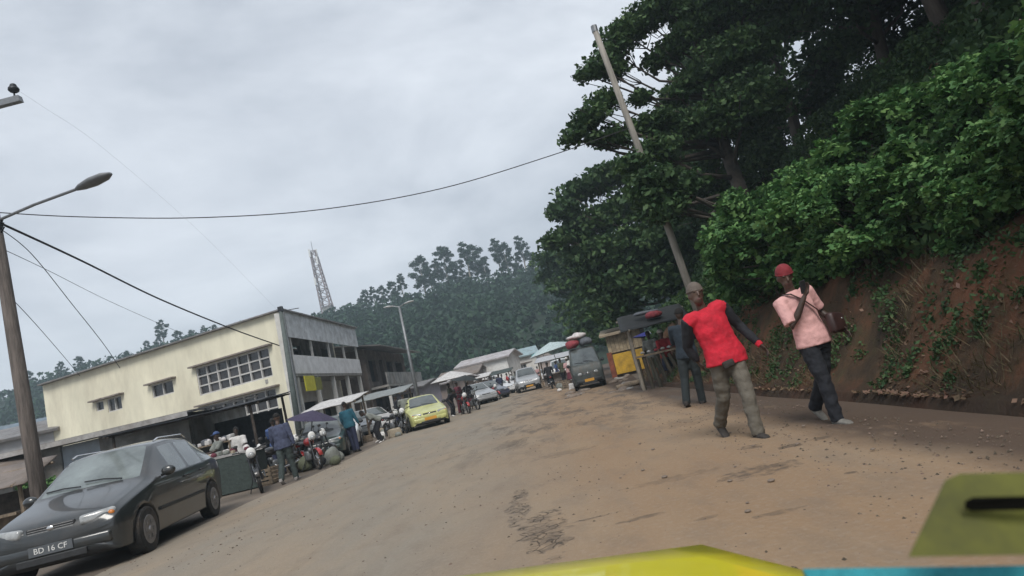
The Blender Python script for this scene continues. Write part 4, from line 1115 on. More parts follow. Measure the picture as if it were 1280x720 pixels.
for (u0, u1, z0, z1, nc, nr) in wins:
    fr = MB(); bw = .07 if nc > 2 else .06
    for i in range(nc+1): x = u0 + (u1-u0)*i/nc; fr.box((min(max(x, u0+bw/2), u1-bw/2), .10, (z0+z1)/2), (bw, .12, z1-z0-.004), M=Mw)
    for j in range(nr+1): z = z0 + (z1-z0)*j/nr; fr.box(((u0+u1)/2, .095, min(max(z, z0+bw/2), z1-bw/2)), (u1-u0-.004, .10, bw), M=Mw)
    wn = fr.build('window', FRAME, bl)
    MB().box(((u0+u1)/2, .15, (z0+z1)/2), (u1-u0-.01, .02, z1-z0-.01), M=Mw).build('pane', WINGLASS, wn)
    MB().box(((u0+u1)/2-.05, -.16, z1+.07), (u1-u0+.5, .32, .08), M=Mw).build('window_hood', SILL, wn)
# remaining shell: rear, left end, street front
FW = 13.2   # front length along the road
Bi = Vector((-1.6, .55, 0))
mb = MB()
Cc = Vector((-1.6, 13.2, 0)); Aend = U*LEN
back = Aend + Vector((0, 8.5, 0))
mb.slab([Aend+Vector((0, 0, ZR)), Aend, back, back+Vector((0, 0, ZR-.6))], .2)
mb.slab([back+Vector((0, 0, ZR-.6)), back, Cc, Cc+Vector((0, 0, ZR-.5))], .2)
mb.build('rear_wall', CREAM, bl)
mb = MB(); mb.slab([Vector((.25, -.35, ZR+.04)), Vector((.3, 13.5, ZR+.04)), back+Vector((-.2, .4, ZR-.5)), Aend+Vector((-.3, -.3, ZR+.04))], .07, nrm=(0, 0, 1)); mb.build('roof', TINROOF, bl)
Mf = Matrix(((0, -1, 0, -1.6), (1, 0, 0, 0), (0, 0, 1, 0), (0, 0, 0, 1)))    # u along +Y, v to -X
wall_with_holes(Mf, .8, FW, 4.0, ZR-.1, [(2.2, 3.2, 4.05, 6.1), (5.0, 6.6, 4.9, 6.0), (8.2, 9.2, 4.05, 6.1), (10.4, 12.2, 4.9, 6.0)], .2, 'upper_front_wall', GREYWALL, bl)
wall_with_holes(Mf, .8, FW, 0, 3.8, [(1.4, 4.0, .05, 2.6), (5.0, 8.0, .05, 2.6), (9.0, 12.2, .05, 2.6)], .2, 'shop_front', PLASTER, bl)
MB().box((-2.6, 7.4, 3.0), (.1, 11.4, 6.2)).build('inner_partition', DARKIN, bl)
mb = MB(); mb.box((-.75, 6.85, 3.88), (1.62, 12.7, .2)); mb.build('balcony_floor', CONCRETE, bl)
mb = MB(); mb.box((.04, 6.85, 4.42), (.08, 12.7, .98)); mb.build('balcony_parapet', mat('parapet_grey', (.76, .76, .77), .8, .1, 2, dirt=.2), bl)
mb = MB(); mb.box((.10, 6.85, 6.5), (.06, 13.2, 1.36)); mb.build('fascia_sheet', SHEET, bl)
for q in range(5): MB().box((0.0, .62+q*3.1, 5.36), (.12, .12, .9)).build('balcony_post', FRAME, bl)
MB().box((-.1, .1, 3.55), (.34, .5, 7.05)).build('corner_pilaster', PLASTER, bl)
for q in range(5): MB().box((-.1, .9+q*3.0, 1.89), (.22, .22, 3.76)).build('ground_floor_post', PLASTER, bl)
MB().tube([(.25, -.25, ZR-.05), (.25, -.25, .1)], .05, 8).build('drainpipe', STEEL, bl)
# yellow shop sign under the balcony
sg = thing('shop_sign', 'square yellow sign board hung under the balcony', 'sign', (B.x+.30, B.y+1.6, 3.35))
MB().box((0, 0, 0), (.06, 1.5, .8), bev=.01).build('board', mat('sign_yellow', (.6, .55, .03), .5, .1, 6, dirt=.2), sg)
MB().box((0, 1.3, -.03), (.05, 1.0, .7), bev=.01).build('side_board', mat('sign_olive', (.2, .2, .03), .5, .2, 6, dirt=.2), sg)
mb = MB(); mb.tube([(0, -.5, .4), (0, -.5, .5)], .015, 5); mb.tube([(0, .5, .4), (0, .5, .5)], .015, 5); mb.build('hanger', STEEL, sg)

# ---- second building up the street
p0 = Vector((-11.9, 47.5, 0))
b2 = thing('building', 'brown two storey building with an overhanging tin roof beside the lamp pole', 'building', tuple(p0))
Mf2 = Matrix(((0, -1, 0, 0), (1, 0, 0, 0), (0, 0, 1, 0), (0, 0, 0, 1)))
wall_with_holes(Mf2, 0, 15, 0, 5.8, [(1.0, 3.2, 3.3, 5.0), (4.4, 5.6, 2.95, 5.1), (7, 9.2, 3.3, 5.0), (10.6, 13.6, 3.3, 5.0), (1, 4, .1, 2.4), (5.2, 8.6, .1, 2.4), (9.8, 14, .1, 2.4)], .25, 'wall', BROWNWALL, b2)
MB().box((-4.2, .12, 2.9), (8, .2, 5.8)).build('side_wall', BROWNWALL, b2); MB().box((-4.2, 15.0, 2.9), (8, .2, 5.6)).build('side_wall', BROWNWALL, b2)
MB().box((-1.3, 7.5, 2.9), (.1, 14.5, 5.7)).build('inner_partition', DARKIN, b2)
mb = MB(); mb.slab([(1.6, -1.0, 5.75), (1.6, 16.2, 5.75), (-8.5, 16.2, 7.6), (-8.5, -1.0, 7.6)], .08, nrm=(.2, 0, 1)); mb.build('roof', TINROOF, b2)
mb = MB(); mb.box((.75, 7.5, 2.75), (1.3, 15, .16)); mb.build('gallery_floor', CONCRETE, b2)
mb = MB(); mb.box((1.36, 7.5, 3.3), (.06, 15, .9)); mb.build('gallery_parapet', GREYWALL, b2)
for q in range(5): MB().box((1.3, .3+q*3.6, 1.3), (.2, .2, 2.7)).build('post', PLASTER, b2)

def house(label, c, w, d, h, rise, wallm, roofm, rz=0, win=((.5, .5),), cat='house', eave=.5, group=None, name='house', door=None):
    t = thing(name, label, cat, c, rz, group)
    holes = []
    for q in win: cx = -w/2 + w*q[0]; holes.append((cx-.5, cx+.5, h*.42, h*.42+.95))
    if door is not None: holes.append((-w/2+w*door-.45, -w/2+w*door+.45, .02, 2.05))
    Mh = Matrix.Translation((0, -d/2, 0))
    wall_with_holes(Mh, -w/2, w/2, 0, h, holes, .18, 'wall', wallm, t)
    MB().box((0, d/2-.09, h/2), (w-.4, .18, h)).build('rear_wall', wallm, t)
    for s in (-1, 1): MB().box((s*(w/2-.09), .1, h/2), (.18, d-.2, h)).slab([(s*w/2, -d/2+.05, h), (s*w/2, d/2, h), (s*w/2, 0, h+rise*.97)], .12*s, nrm=(1, 0, 0)).build('side_wall', wallm, t)
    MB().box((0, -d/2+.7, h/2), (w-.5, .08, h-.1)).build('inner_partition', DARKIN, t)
    mb = MB()
    for s in (-1, 1): mb.slab([(-w/2-eave, s*(d/2+eave), h-rise*eave/(d/2)), (w/2+eave, s*(d/2+eave), h-rise*eave/(d/2)), (w/2+eave, 0, h+rise), (-w/2-eave, 0, h+rise)], .06, nrm=(0, s*rise, d/2))
    mb.build('roof', roofm, t)
    for (a, b_, c_, d_) in holes[:len(win)]:
        fr = MB()
        for x in (a+.03, (a+b_)/2, b_-.03): fr.box((x, -d/2+.07, (c_+d_)/2), (.06, .08, d_-c_-.004))
        for z in (c_+.03, d_-.03): fr.box(((a+b_)/2, -d/2+.068, z), (b_-a-.004, .07, .06))
        wn = fr.build('window', FRAME, t); MB().box(((a+b_)/2, -d/2+.12, (c_+d_)/2), (b_-a-.01, .02, d_-c_-.01)).build('pane', WINGLASS, wn)
    if door is not None:
        a, b_, c_, d_ = holes[-1]; MB().box(((a+b_)/2, -d/2+.1, (c_+d_)/2), (b_-a-.02, .05, d_-c_-.02)).build('door', DARKTIMBER, t)
    return t
PINKW = mat('pink_wall', (.42, .36, .34), .85, .12, 1.5, dirt=.4)
p = gpx(618, 84); house('white house with one window at the top of the street', (p.x+.2, 84, 0), 6.5, 6, 4.1, .7, WHITE, mat('pale_tin', (.45, .42, .42), .5, .2, 2, .2, dirt=.5), R(-14), ((.3, .5),), door=.7)
p = gpx(640, 92); house('white walled house with a blue grey roof right of the white house', (p.x+.6, 92, 0), 7, 6, 3.9, 1.0, PLASTER, mat('blue_roof', (.25, .34, .36), .5, .2, 2, dirt=.4), R(4), ((.3, .5), (.7, .5)))
p = gpx(664, 88); house('long low pink walled building left of the motorbike rider', (p.x-.4, 92, 0), 6.5, 5, 2.9, .6, PINKW, RUSTROOF, R(12), ((.4, .5),))
p = gpx(588, 78); house('small brown house left of the white house', (p.x-.5, 80, 0), 4.5, 5, 2.9, .8, BROWNWALL, RUSTROOF, R(-10), ((.5, .5),))
p = gpx(548, 56); house('low market shed with pale tin roof behind the oncoming taxi', (p.x-.3, 58, 0), 6, 4, 2.2, .5, PINKW, mat('pale_tin', (.45, .42, .42), .5, .2, 2, .2, dirt=.5), R(-30), ((.5, .5),))
p = gpx(522, 50); house('small lilac kiosk house beside the lamp pole', (p.x, 52, 0), 2.6, 3, 2.3, .3, mat('lilac', (.38, .36, .42), .8, .1, 2, dirt=.3), TINROOF, R(-20), ((.5, .5),))
# left: gabled house and long shed
house('low house with a brown tin roof behind the utility pole', (-20.2, 20.5, 0), 5.5, 5, 2.1, .6, GREYWALL, RUSTROOF, R(35), ((.5, .5),), door=.25)
house('distant house with a blue grey roof at the left edge beyond the low house', tuple(at(6, 520, 48)[:2])+(0,), 6, 6, 4.8, 1.6, PLASTER, mat('slate_roof', (.14, .18, .22), .6, .2, 2, dirt=.3), R(20), ((.35, .5), (.7, .5)))
house('pale grey house between the utility pole and the yellow building', tuple(at(42, 520, 40)[:2])+(0,), 4.5, 5, 4.6, .7, mat('pale_grey_wall', (.38, .38, .39), .85, .1, 2, dirt=.3), TINROOF, R(10), ((.6, .5),))
sh_ = thing('shed', 'long low grey shed with a pale window panel in front of the yellow building', 'shed', (-15.6, 21.4, 0), R(2))
wall_with_holes(Matrix.Identity(4), -3.2, 4.0, 0, 2.65, [(-.3, 1.0, 1.45, 2.45)], .15, 'wall', GREYWALL, sh_)
MB().box((-3.12, 2.5, 1.3), (.15, 4.6, 2.6)).build('side_wall', GREYWALL, sh_); MB().box((3.92, 2.5, 1.3), (.15, 4.6, 2.6)).build('side_wall', GREYWALL, sh_); MB().box((.4, 4.9, 1.3), (6.8, .15, 2.6)).build('rear_wall', GREYWALL, sh_)
MB().box((.35, .09, 1.95), (1.27, .05, .97)).build('shutter', mat('pale_blue_board', (.36, .42, .48), .7, .1, 3, dirt=.3), sh_)
mb = MB(); mb.slab([(-3.8, -.7, 2.62), (4.4, -.7, 2.62), (4.4, 5.3, 2.95), (-3.8, 5.3, 2.95)], .06, nrm=(0, -.2, 1)); mb.build('roof', TINROOF, sh_)
mb = MB(); mb.box((.3, -.68, 2.53), (8.1, .05, .16)); mb.build('eaves_board', mat('pale_board', (.36, .35, .34), .8, .2, 4, dirt=.4), sh_)

def stall(name, label, loc, rz, w, d, h, roofm, post=TIMBER, fall=.3, counter=None, back=None, tilt=0, cat='stall'):
    t = thing(name, label, cat, loc, rz)
    for sx in (-1, 1):
        for sy in (-1, 1):
            hh = h + (fall if sy > 0 else 0)
            mb = MB(); mb.tube([(sx*w/2, sy*d/2, -.02), (sx*w/2+.03*sx, sy*d/2, hh/2), (sx*w/2, sy*d/2, hh)], [.055, .048, .045], 7); mb.build('post', post, t)
    mb = MB(); n = 10; v = []
    for j in range(n+1):
        for i in range(n+1):
            x = -w/2-.25+(w+.5)*i/n; y = -d/2-.3+(d+.6)*j/n
            z = h + .05 + fall*(y+d/2)/d + .03*nz(x*2, y*2, h) - (.05*math.sin(PI*i/n)*math.sin(PI*j/n))
            v.append((x, y, z))
    mb.add(v, [(j*(n+1)+i, j*(n+1)+i+1, (j+1)*(n+1)+i+1, (j+1)*(n+1)+i) for j in range(n) for i in range(n)])
    o = mb.build('roof', roofm, t, smooth=True); md = o.modifiers.new('thickness', 'SOLIDIFY'); md.thickness = .03
    mb = MB()
    for sy in (-1, 1): hh = h+(fall if sy > 0 else 0); mb.tube([(-w/2-.3, sy*d/2, hh-.02), (w/2+.3, sy*d/2, hh-.02)], .035, 6)
    for sx in (-1, 1): mb.tube([(sx*w/2, -d/2-.3, h-.05), (sx*w/2, d/2+.3, h+fall-.02)], .03, 6)
    mb.build('roof_beam', post, t)
    if counter: 
        mb = MB(); mb.box((0, -d/2+.15, .86), (w-.12, .55, .06)); mb.box((0, -d/2+.32, .43), (w-.16, .05, .78)); mb.build('counter', counter, t)
    if back: MB().box((0, d/2-.06, h*.45), (w-.12, .05, h*.88)).build('back_panel', back, t)
    return t
TARPD = cloth('tarp_dark', (.035, .038, .045)); TARPP = cloth('tarp_purple', (.045, .035, .075)); TARPW = cloth('tarp_white', (.55, .54, .53)); TARPG = cloth('tarp_green', (.04, .055, .05))
p = gpx(300, 21.5); stall('market_stall', 'wide dark tarpaulin stall between the grey shed and the person in navy', (p.x-1.1, 22.0, 0), R(2), 4.4, 3, 2.35, TARPD, DARKTIMBER, .2, DARKTIMBER, TARPD)
p = gpx(386, 22.5); pass
mb = stall('market_stall', 'ramshackle timber stall with a bare frame left of the utility pole', (*gpx(14, 14.5)[:2], 0), R(12), 1.1, .9, 1.5, RUSTROOF, TIMBER, .3, TIMBER, DARKTIMBER)
p = gpx(262, 16.8)
tb = thing('market_table', 'long market table under a dark green cloth with a pale board behind the black hatchback', 'table', (p.x, p.y+.3, 0), R(4))
mb = MB(); mb.box((0, 0, .98), (2.7, .9, .05)); mb.build('tabletop', mat('pale_board', (.36, .35, .34), .8, .2, 4, dirt=.4), tb)
mb = MB(); mb.box((0, -.42, .48), (2.6, .04, .9)); mb.box((0, .42, .48), (2.6, .04, .9)); mb.box((-1.28, 0, .48), (.04, .8, .9)); mb.box((1.28, 0, .48), (.04, .8, .9)); mb.build('table_skirt', TARPG, tb)
p2 = gpx(272, 19.6)
tb2 = thing('market_table', 'raised display rack of white goods under the wide dark stall', 'table', (p2.x, p2.y, 0), R(3))
mb = MB(); mb.box((0, 0, 1.35), (1.5, .7, .04)); mb.build('tabletop', TIMBER, tb2)
for sx in (-1, 1):
    for sy in (-1, 1): MB().box((sx*.7, sy*.3, .665), (.05, .05, 1.33)).build('leg', TIMBER, tb2)
rr = random.Random(3)
for q in range(14):
    s_ = rr.uniform(.05, .12); c_ = (p2.x-.65+q*.1, p2.y+rr.uniform(-.25, .25), 1.37+s_*.75)
    lump('parcel', 'small pale parcel on the raised display rack', 'parcel', c_, (s_, s_*.9, s_), [BUNW, TARPW, BUNG][q % 3], q, 'pale parcels on the display rack', amp=.4, angular=q % 3 != 0)
for q in range(22):
    s_ = rr.uniform(.04, .10); c_ = (p.x-1.2+q*.11, p.y+.3+rr.uniform(-.3, .3), 1.0+s_*.74)
    lump('parcel', 'small item laid out on the long market table', 'parcel', c_, (s_, s_*.9, s_*.9), [pcol('grey'), pcol('maroon'), pcol('sand'), BUNW][q % 4], q+30, 'goods on the long market table', amp=.4, angular=q % 3 != 1)

def parasol(label, px, Y, h, r, m_, tilt=0, rz=0, group=None):
    p = gpx(px, Y); t = thing('parasol', label, 'parasol', (p.x, p.y, 0), rz, group)
    t.rotation_euler = (0, R(tilt), rz)
    MB().tube([(0, 0, 0), (0, 0, h)], .022, 8).build('pole', STEEL, t)
    mb = MB(); n = 16; v = [(0, 0, h+.02)]; f = []
    for j in (1, 2, 3):
        for i in range(n):
            a = 2*PI*i/n; q = r*j/3*(1 if i % 2 == 0 else .955); v.append((q*math.cos(a), q*math.sin(a), h - .34*r*(j/3)**1.35))
    f += [(0, 1+i, 1+(i+1) % n) for i in range(n)]
    for j in (0, 1): f += [(1+j*n+i, 1+(j+1)*n+i, 1+(j+1)*n+(i+1) % n, 1+j*n+(i+1) % n) for i in range(n)]
    mb.add(v, f); o = mb.build('canopy', m_, t); md = o.modifiers.new('thickness', 'SOLIDIFY'); md.thickness = .006
    mb = MB()
    for i in range(0, n, 2): a = 2*PI*i/n; mb.tube([(0, 0, h*.98), (r*.5*math.cos(a), r*.5*math.sin(a), h-.34*r*.42)], .008, 4)
    mb.build('ribs', STEEL, t)
    MB().tube([(0, 0, 0), (0, 0, .08), (0, 0, .1)], [.22, .2, .05], 12).build('base', CONCRETE, t)
    return t
parasol('dark purple parasol right of the person in navy', 387, 21.5, 1.75, .85, TARPP, 14)
parasol('white parasol just behind the oncoming taxi', 574, 36, 2.35, 1.25, TARPW)
parasol('black parasol right of the oncoming taxi', 582, 33.5, 1.95, .8, cloth('parasol_black', (.02, .025, .025)), 12)
parasol('pale blue parasol left of the minibus roof load', 706, 42, 2.9, 1.6, cloth('parasol_ice', (.45, .54, .55)), -6)
parasol('turquoise parasol above the motorbike rider', 688, 52, 2.9, 1.0, cloth('parasol_turquoise', (.12, .42, .44)), 0)
for i, (px, Y, w_, m_, lab) in enumerate(((604, 58, 1.8, TARPW, 'low white stall in the distant crowd left of centre'), (630, 62, 2.0, TARPG, 'low green stall in the distant crowd'), (700, 47, 2.2, cloth('stall_pale', (.42, .43, .45)), 'low pale stall between the rider and the minibus'),
                                    (490, 36, 2.4, cloth('stall_grey', (.25, .27, .27)), 'grey roofed stall in front of the brown building'), (430, 30, 2.0, TARPW, 'white roofed stall under the balcony building'))):
    p = gpx(px, Y); stall('market_stall', lab, (p.x, p.y, 0), R(-8), w_, 1.5, 1.85, m_, TIMBER, .25, cloth('counter_cloth', (.25, .22, .2)))
# crates and sacks in front of the stalls
CRM = MB()
for q in range(4): CRM.box((0, -.19, .05+q*.075), (.5, .02, .05)); CRM.box((0, .19, .05+q*.075), (.5, .02, .05)); CRM.box((-.24, 0, .05+q*.075), (.02, .36, .05)); CRM.box((.24, 0, .05+q*.075), (.02, .36, .05))
for sx in (-1, 1):
    for sy in (-1, 1): CRM.box((sx*.225, sy*.175, .16), (.03, .03, .32))
CRM.box((0, 0, .012), (.48, .36, .02))
cp0 = CRM.build('crate', TIMBER); tag(cp0, 'wooden crate on the ground among the market stalls', 'crate', 'wooden crates in the market'); cp0.location = gpt(412, 24)
for px, Y in ((418, 25), (458, 27.5), (488, 29), (497, 30.5), (425, 26.5), (336, 17.2), (375, 19), (612, 46), (628, 49), (640, 53), (703, 38), (714, 34), (707, 44), (345, 20.5), (365, 21)):
    c = cp0.copy(); C.objects.link(c); c.location = gpt(px, Y); c.rotation_euler = (0, 0, rr.uniform(0, 3)); c.scale = (rr.uniform(.9, 1.4),)*3
SACKS = [pcol(k) for k in ('white', 'grey', 'sand', 'grey', 'navy', 'black', 'olive', 'white', 'maroon', 'white')]
for i in range(70):
    zone = i % 5
    px, Y = [(rr.uniform(375, 425), rr.uniform(18, 23)), (rr.uniform(470, 508), rr.uniform(25.5, 31)), (rr.uniform(596, 655), rr.uniform(44, 60)), (rr.uniform(700, 722), rr.uniform(30, 45)), (rr.uniform(480, 512), rr.uniform(30, 36))][zone]
    s_ = rr.uniform(.12, .25); z = s_*.75 + (rr.random() < .45)*rr.uniform(.2, .7)
    pp = gpx(px, Y)
    lump('sack', 'small sack of market goods heaped %s' % ['by the parked motorbikes', 'left of the oncoming taxi', 'at the foot of the distant crowd', 'left of the dark minibus', 'in front of the brown building'][zone], 'sack',
         (pp.x, pp.y, s_*.75), (s_, s_*.85, s_*rr.uniform(.6, 1.2)), SACKS[rr.randrange(10)], i, ['sacks by the parked motorbikes', 'sacks left of the oncoming taxi', 'sacks at the distant crowd', 'sacks left of the minibus', 'sacks by the brown building'][zone], amp=.6, angular=i % 2 == 0)

# ================================================================== right side: kiosk, stall, rubble
kp = gpx(790, 33.5)
OCHRE = mat('ochre_panel', (.55, .33, .03), .6, .25, 3, dirt=.4); BOARDS = mat('tan_boards', (.40, .32, .21), .85, .3, 4, bump=.3, dirt=.4)
kt = thing('kiosk', 'small kiosk with tan boards above and an ochre yellow counter panel at the right roadside', 'kiosk', (kp.x, kp.y, 0), R(-10))
mb = MB(); mb.box((.06, .8, 1.2), (1.8, 1.5, 2.4)); mb.build('booth', BROWNWALL, kt)
mb = MB()
for q in range(9): mb.box((-.78+q*.2, -.02, 1.78), (.185, .05, .98))
mb.build('upper_boards', BOARDS, kt)
mb = MB(); mb.box((.05, -.05, .68), (1.55, .08, 1.05), bev=.01); mb.build('counter_panel', OCHRE, kt)
mb = MB(); mb.box((-.88, -.03, .7), (.26, .06, 1.3)); mb.build('side_panel', mat('rust_red_panel', (.22, .06, .03), .7, .3, 4, dirt=.4), kt)
mb = MB(); mb.slab([(-1.15, -.5, 2.28), (1.2, -.5, 2.28), (1.2, 1.7, 2.6), (-1.15, 1.7, 2.6)], .1, nrm=(0, -.2, 1)); mb.build('roof', mat('pale_plank', (.42, .34, .24), .8, .2, 4, dirt=.2), kt)
up = gpx(816, 31)
ut = parasol('dark blue parasol with a white emblem right of the kiosk', 817, 30.5, 1.95, .85, cloth('parasol_blue', (.03, .035, .2)), 10)
mb = MB(); mb.ell((0, 0, 0), (.16, .02, .13), 10, 6); mb.build('emblem', WHITE, ut, loc=(-.12, -.50, 1.80))
lt = stall('market_stall', 'lean-to timber stall with pale roof poles left of the red vest', (*gpx(836, 19.4)[:2], 0), R(-8), 1.5, 1.3, 1.85, mat('black_tarp', (.015, .017, .018), .8, .3, 5), mat('pale_pole', (.24, .21, .17), .8, .2, 6), .35, None, None)
mb = MB()
for q in range(7): mb.tube([(-.72+q*.23, -.62, 0), (-.72+q*.18, -.62, .95+.05*math.sin(q*2))], .055, 6)
mb.build('plank_front', mat('olive_plank', (.055, .048, .034), .9, .3, 4, dirt=.3), lt)
mb = MB(); mb.box((0, -.5, 1.0), (1.55, .4, .05)); mb.build('shelf', TIMBER, lt)
q_ = lt.location
for i in range(7):
    lump('bowl', 'pale bowl on the shelf of the lean-to timber stall', 'bowl', (q_.x-.6+i*.2, q_.y-.45, 1.09), (.07, .07, .045), [CONCRETE, SILVER, BUNR][i % 3], i, 'bowls on the timber stall')
lump('bundle', 'red bundle under the roof of the lean-to timber stall', 'bundle', (q_.x+.1, q_.y-.2, 2.12), (.26, .22, .12), BUNR, 4, amp=.6)
lump('bundle', 'pale sack on the roof of the lean-to timber stall', 'bundle', (q_.x-.1, q_.y+.2, 2.25), (.4, .16, .06), BUNG, 4, amp=.6)
ROCK = mat('rubble', (.20, .16, .13), .95, .3, 3, bump=.5); 
for i in range(34):
    z_ = i % 3
    pp = [gpx(rr.uniform(752, 812), rr.uniform(21, 26)), gpx(rr.uniform(706, 742), rr.uniform(24, 28)), gpx(rr.uniform(765, 785), rr.uniform(28, 33))][z_]
    s_ = rr.uniform(.07, .18)
    lump('stone', 'rough brown stone lying %s' % ['between the minibus and the bank', 'in front of the dark minibus', 'left of the ochre kiosk'][z_], 'stone', (pp.x, pp.y, s_*.25), (s_*1.4, s_, s_*.55), ROCK if i % 4 else CONCRETE, i, ['stones between the minibus and the bank', 'stones in front of the minibus', 'stones left of the kiosk'][z_], amp=.6)
lg = MB().tube([(0, 0, .09), (1.1, .3, .11), (2.0, .35, .16)], [.09, .1, .07], 8).build('log', TIMBER, smooth=True); tag(lg, 'pale log lying at the foot of the bank before the kiosk', 'log'); lg.location = gpt(772, 22.5)
for i in range(16):
    pp = (rr.uniform(.6, 2.9), rr.uniform(4.6, 9)) if i > 3 else [(2.02, 6.72), (2.3, 6.3), (2.55, 5.4), (1.2, 4.5)][i]
    s_ = rr.uniform(.009, .02); lump('pebble', 'small dark pebble lying on the dusty road', 'stone', (pp[0], pp[1], .05+s_*.3), (s_*1.5, s_, s_*.6), ROCK, i+80, 'pebbles on the road', amp=.5)

# ================================================================== poles and wires
lp = thing('utility_pole', 'thick brown utility pole with a street lamp arm and a crossarm at the left edge', 'utility pole', (-10.15, 13, 0))
mb = MB(); mb.tube([(0, 0, -.3), (-.12, 0, 3), (-.22, 0, 6), (-.42, 0, 10.2)], [.155, .14, .12, .10], 14); mb.build('pole', WOODPOLE, lp, smooth=True)
o_ = lp.location
jA = at(-8, 278, 13) - o_
a1 = at(97, 236, 12.2) - o_; a2 = at(136, 218, 12.0) - o_
mb = MB(); mb.tube([jA, jA.lerp(a1, .5)+Vector((0, 0, .03)), a1], .03, 8); mb.tube([jA+Vector((-.1, 0, -.02)), jA+Vector((.12, -.2, -.05))], .07, 8); mb.build('lamp_arm', STEEL, lp)
mb = MB(); dd = (a2-a1); mb.tube([a1-dd*.02, a1+dd*.15, a1+dd*.5, a1+dd*.85, a1+dd*1.05], [(.05, .035), (.11, .06), (.155, .085), (.13, .075), (.05, .03)], 14, up=(0, 1, 0)); hd = mb.build('lamp_head', mat('lamp_grey', (.16, .17, .18), .5, .1, 8), lp, smooth=True)
c1 = at(28, 125, 13) - o_; c0_ = c1 + Vector((-2.3, .1, 0)); 
mb = MB(); mb.slab([c0_+Vector((0, 0, .07)), c1+Vector((0, 0, .07)), c1+Vector((.03, 0, -.07)), c0_+Vector((0, 0, -.07))], .12, nrm=(0, 1, 0)); mb.build('crossarm', STEEL, lp)
ic = c1 + Vector((-.16, 0, .07)); mb = MB(); mb.tube([ic, ic+Vector((0, 0, .16))], .02, 6); mb.ell(ic+Vector((0, 0, .22)), (.11, .11, .08), 12, 8); mb.ell(ic+Vector((0, 0, .3)), (.07, .07, .06), 10, 6); mb.build('insulator', DARKMETAL, lp, smooth=True)
mb = MB(); 
for q in range(3): mb.tube([jA+Vector((.1, 0, .05-q*.07)), jA+Vector((.25, -.05, .02-q*.1)), jA+Vector((.1, 0, -.2-q*.05))], .02, 5)
mb.build('wire_bracket', DARKMETAL, lp)

pb_, pt_ = at(374, 545, 31), at(351, 389, 31)
mpole = thing('utility_pole', 'slender green grey pole standing at the corner of the yellow building', 'utility pole', (pb_.x, pb_.y, 0))
b0_ = Vector((0, 0, 0)); t0_ = pt_ - Vector((pb_.x, pb_.y, 0))
MB().tube([b0_, t0_*.5, t0_+Vector((0, 0, .15))], [.16, .13, .10], 10).build('pole', mat('pole_green', (.10, .12, .115), .8, .2, 4), mpole, smooth=True)
mb = MB(); mb.tube([t0_+Vector((-.1, 0, 0)), t0_+Vector((.9, 0, -.05))], .02, 5); mb.box(t0_+Vector((0, 0, .1)), (.22, .2, .25)); mb.build('bracket', DARKMETAL, mpole)

l2b, l2t = at(523, 500, 33), at(499, 384, 33)
l2 = thing('street_lamp', 'tall grey double street lamp between the brown building and the oncoming taxi', 'street lamp', (l2b.x, l2b.y, 0))
q_ = l2t - Vector((l2b.x, l2b.y, 0))
MB().tube([(0, 0, 0), q_*.5, q_], [.13, .09, .06], 10).build('pole', STEEL, l2, smooth=True)
for s in (-1, 1):
    mb = MB(); mb.tube([q_, q_+Vector((s*.3, 0, .12))], .03, 6); mb.build('arm', STEEL, l2)
    mb = MB(); mb.tube([q_+Vector((s*.3, 0, .12)), q_+Vector((s*.55, 0, .16)), q_+Vector((s*.8, 0, .16))], [(.05, .03), (.1, .05), (.04, .03)], 10); mb.build('lamp_head', mat('lamp_pale', (.5, .5, .5), .4, .1, 8), l2, smooth=True)

rb_, rt_ = at(873, 380, 16), at(743, 36, 16)
rp = thing('utility_pole', 'tall bare leaning pole standing in the trees on the right bank', 'utility pole', (rb_.x, rb_.y, rb_.z-.5))
q_ = rt_ - Vector(rp.location)
mb = MB(); mb.tube([(0, 0, -.6), q_*.3, q_*.6, q_], [.10, .095, .088, .078], 10); mb.build('pole', mat('pole_weathered', (.27, .25, .22), .9, .25, 4, stretch=(2, 2, .3), bump=.4), rp, smooth=True)
mb = MB(); mb.tube([q_+Vector((0, 0, -.1)), q_+Vector((0, 0, .08))], .085, 10); mb.build('pole_cap', STEEL, rp)

def wire(label, pts, r, px=True):
    P = [at(*p_) for p_ in pts]
    # smooth through the points (Catmull-Rom)
    Q = []
    for i in range(len(P)-1):
        p0_, p1_, p2_, p3_ = P[max(0, i-1)], P[i], P[i+1], P[min(len(P)-1, i+2)]
        for k in range(8):
            t_ = k/8; Q.append(.5*((2*p1_)+(-p0_+p2_)*t_+(2*p0_-5*p1_+4*p2_-p3_)*t_*t_+(-p0_+3*p1_-3*p2_+p3_)*t_**3))
    Q.append(P[-1]); o = MB().tube(Q, r, 5).build('overhead_wire', WIRE); return tag(o, label, 'wire')
wire('thin wire sagging across the sky from the lamp pole to the right hand trees', [(-12, 265, 13), (100, 271, 13.4), (250, 272, 13.9), (400, 262, 14.4), (550, 236, 15), (690, 194, 15.5), (792, 158, 16)], .012)
wire('thick cable running down from the lamp pole to the yellow building', [(-6, 276, 13), (100, 325, 17), (200, 374, 22), (290, 411, 27), (349, 432, 31)], .028)
wire('thin wire dropping from the lamp pole to the grey shed roof', [(-2, 284, 13), (40, 318, 15), (90, 380, 18), (128, 428, 20), (150, 460, 21.5)], .010)
wire('faint wire from below the lamp arm towards the yellow building', [(-8, 306, 13), (60, 338, 18), (140, 378, 25), (230, 418, 31.9)], .008)
wire('faint low wire running from the utility pole to the low house', [(0, 358, 13), (40, 400, 16), (75, 440, 20), (100, 470, 22)], .008)
wire('faint high wire from the crossarm insulator down to the corner pole', [(14, 108, 13), (50, 131, 15), (130, 186, 19), (250, 290, 25), (351, 392, 31)], .002)

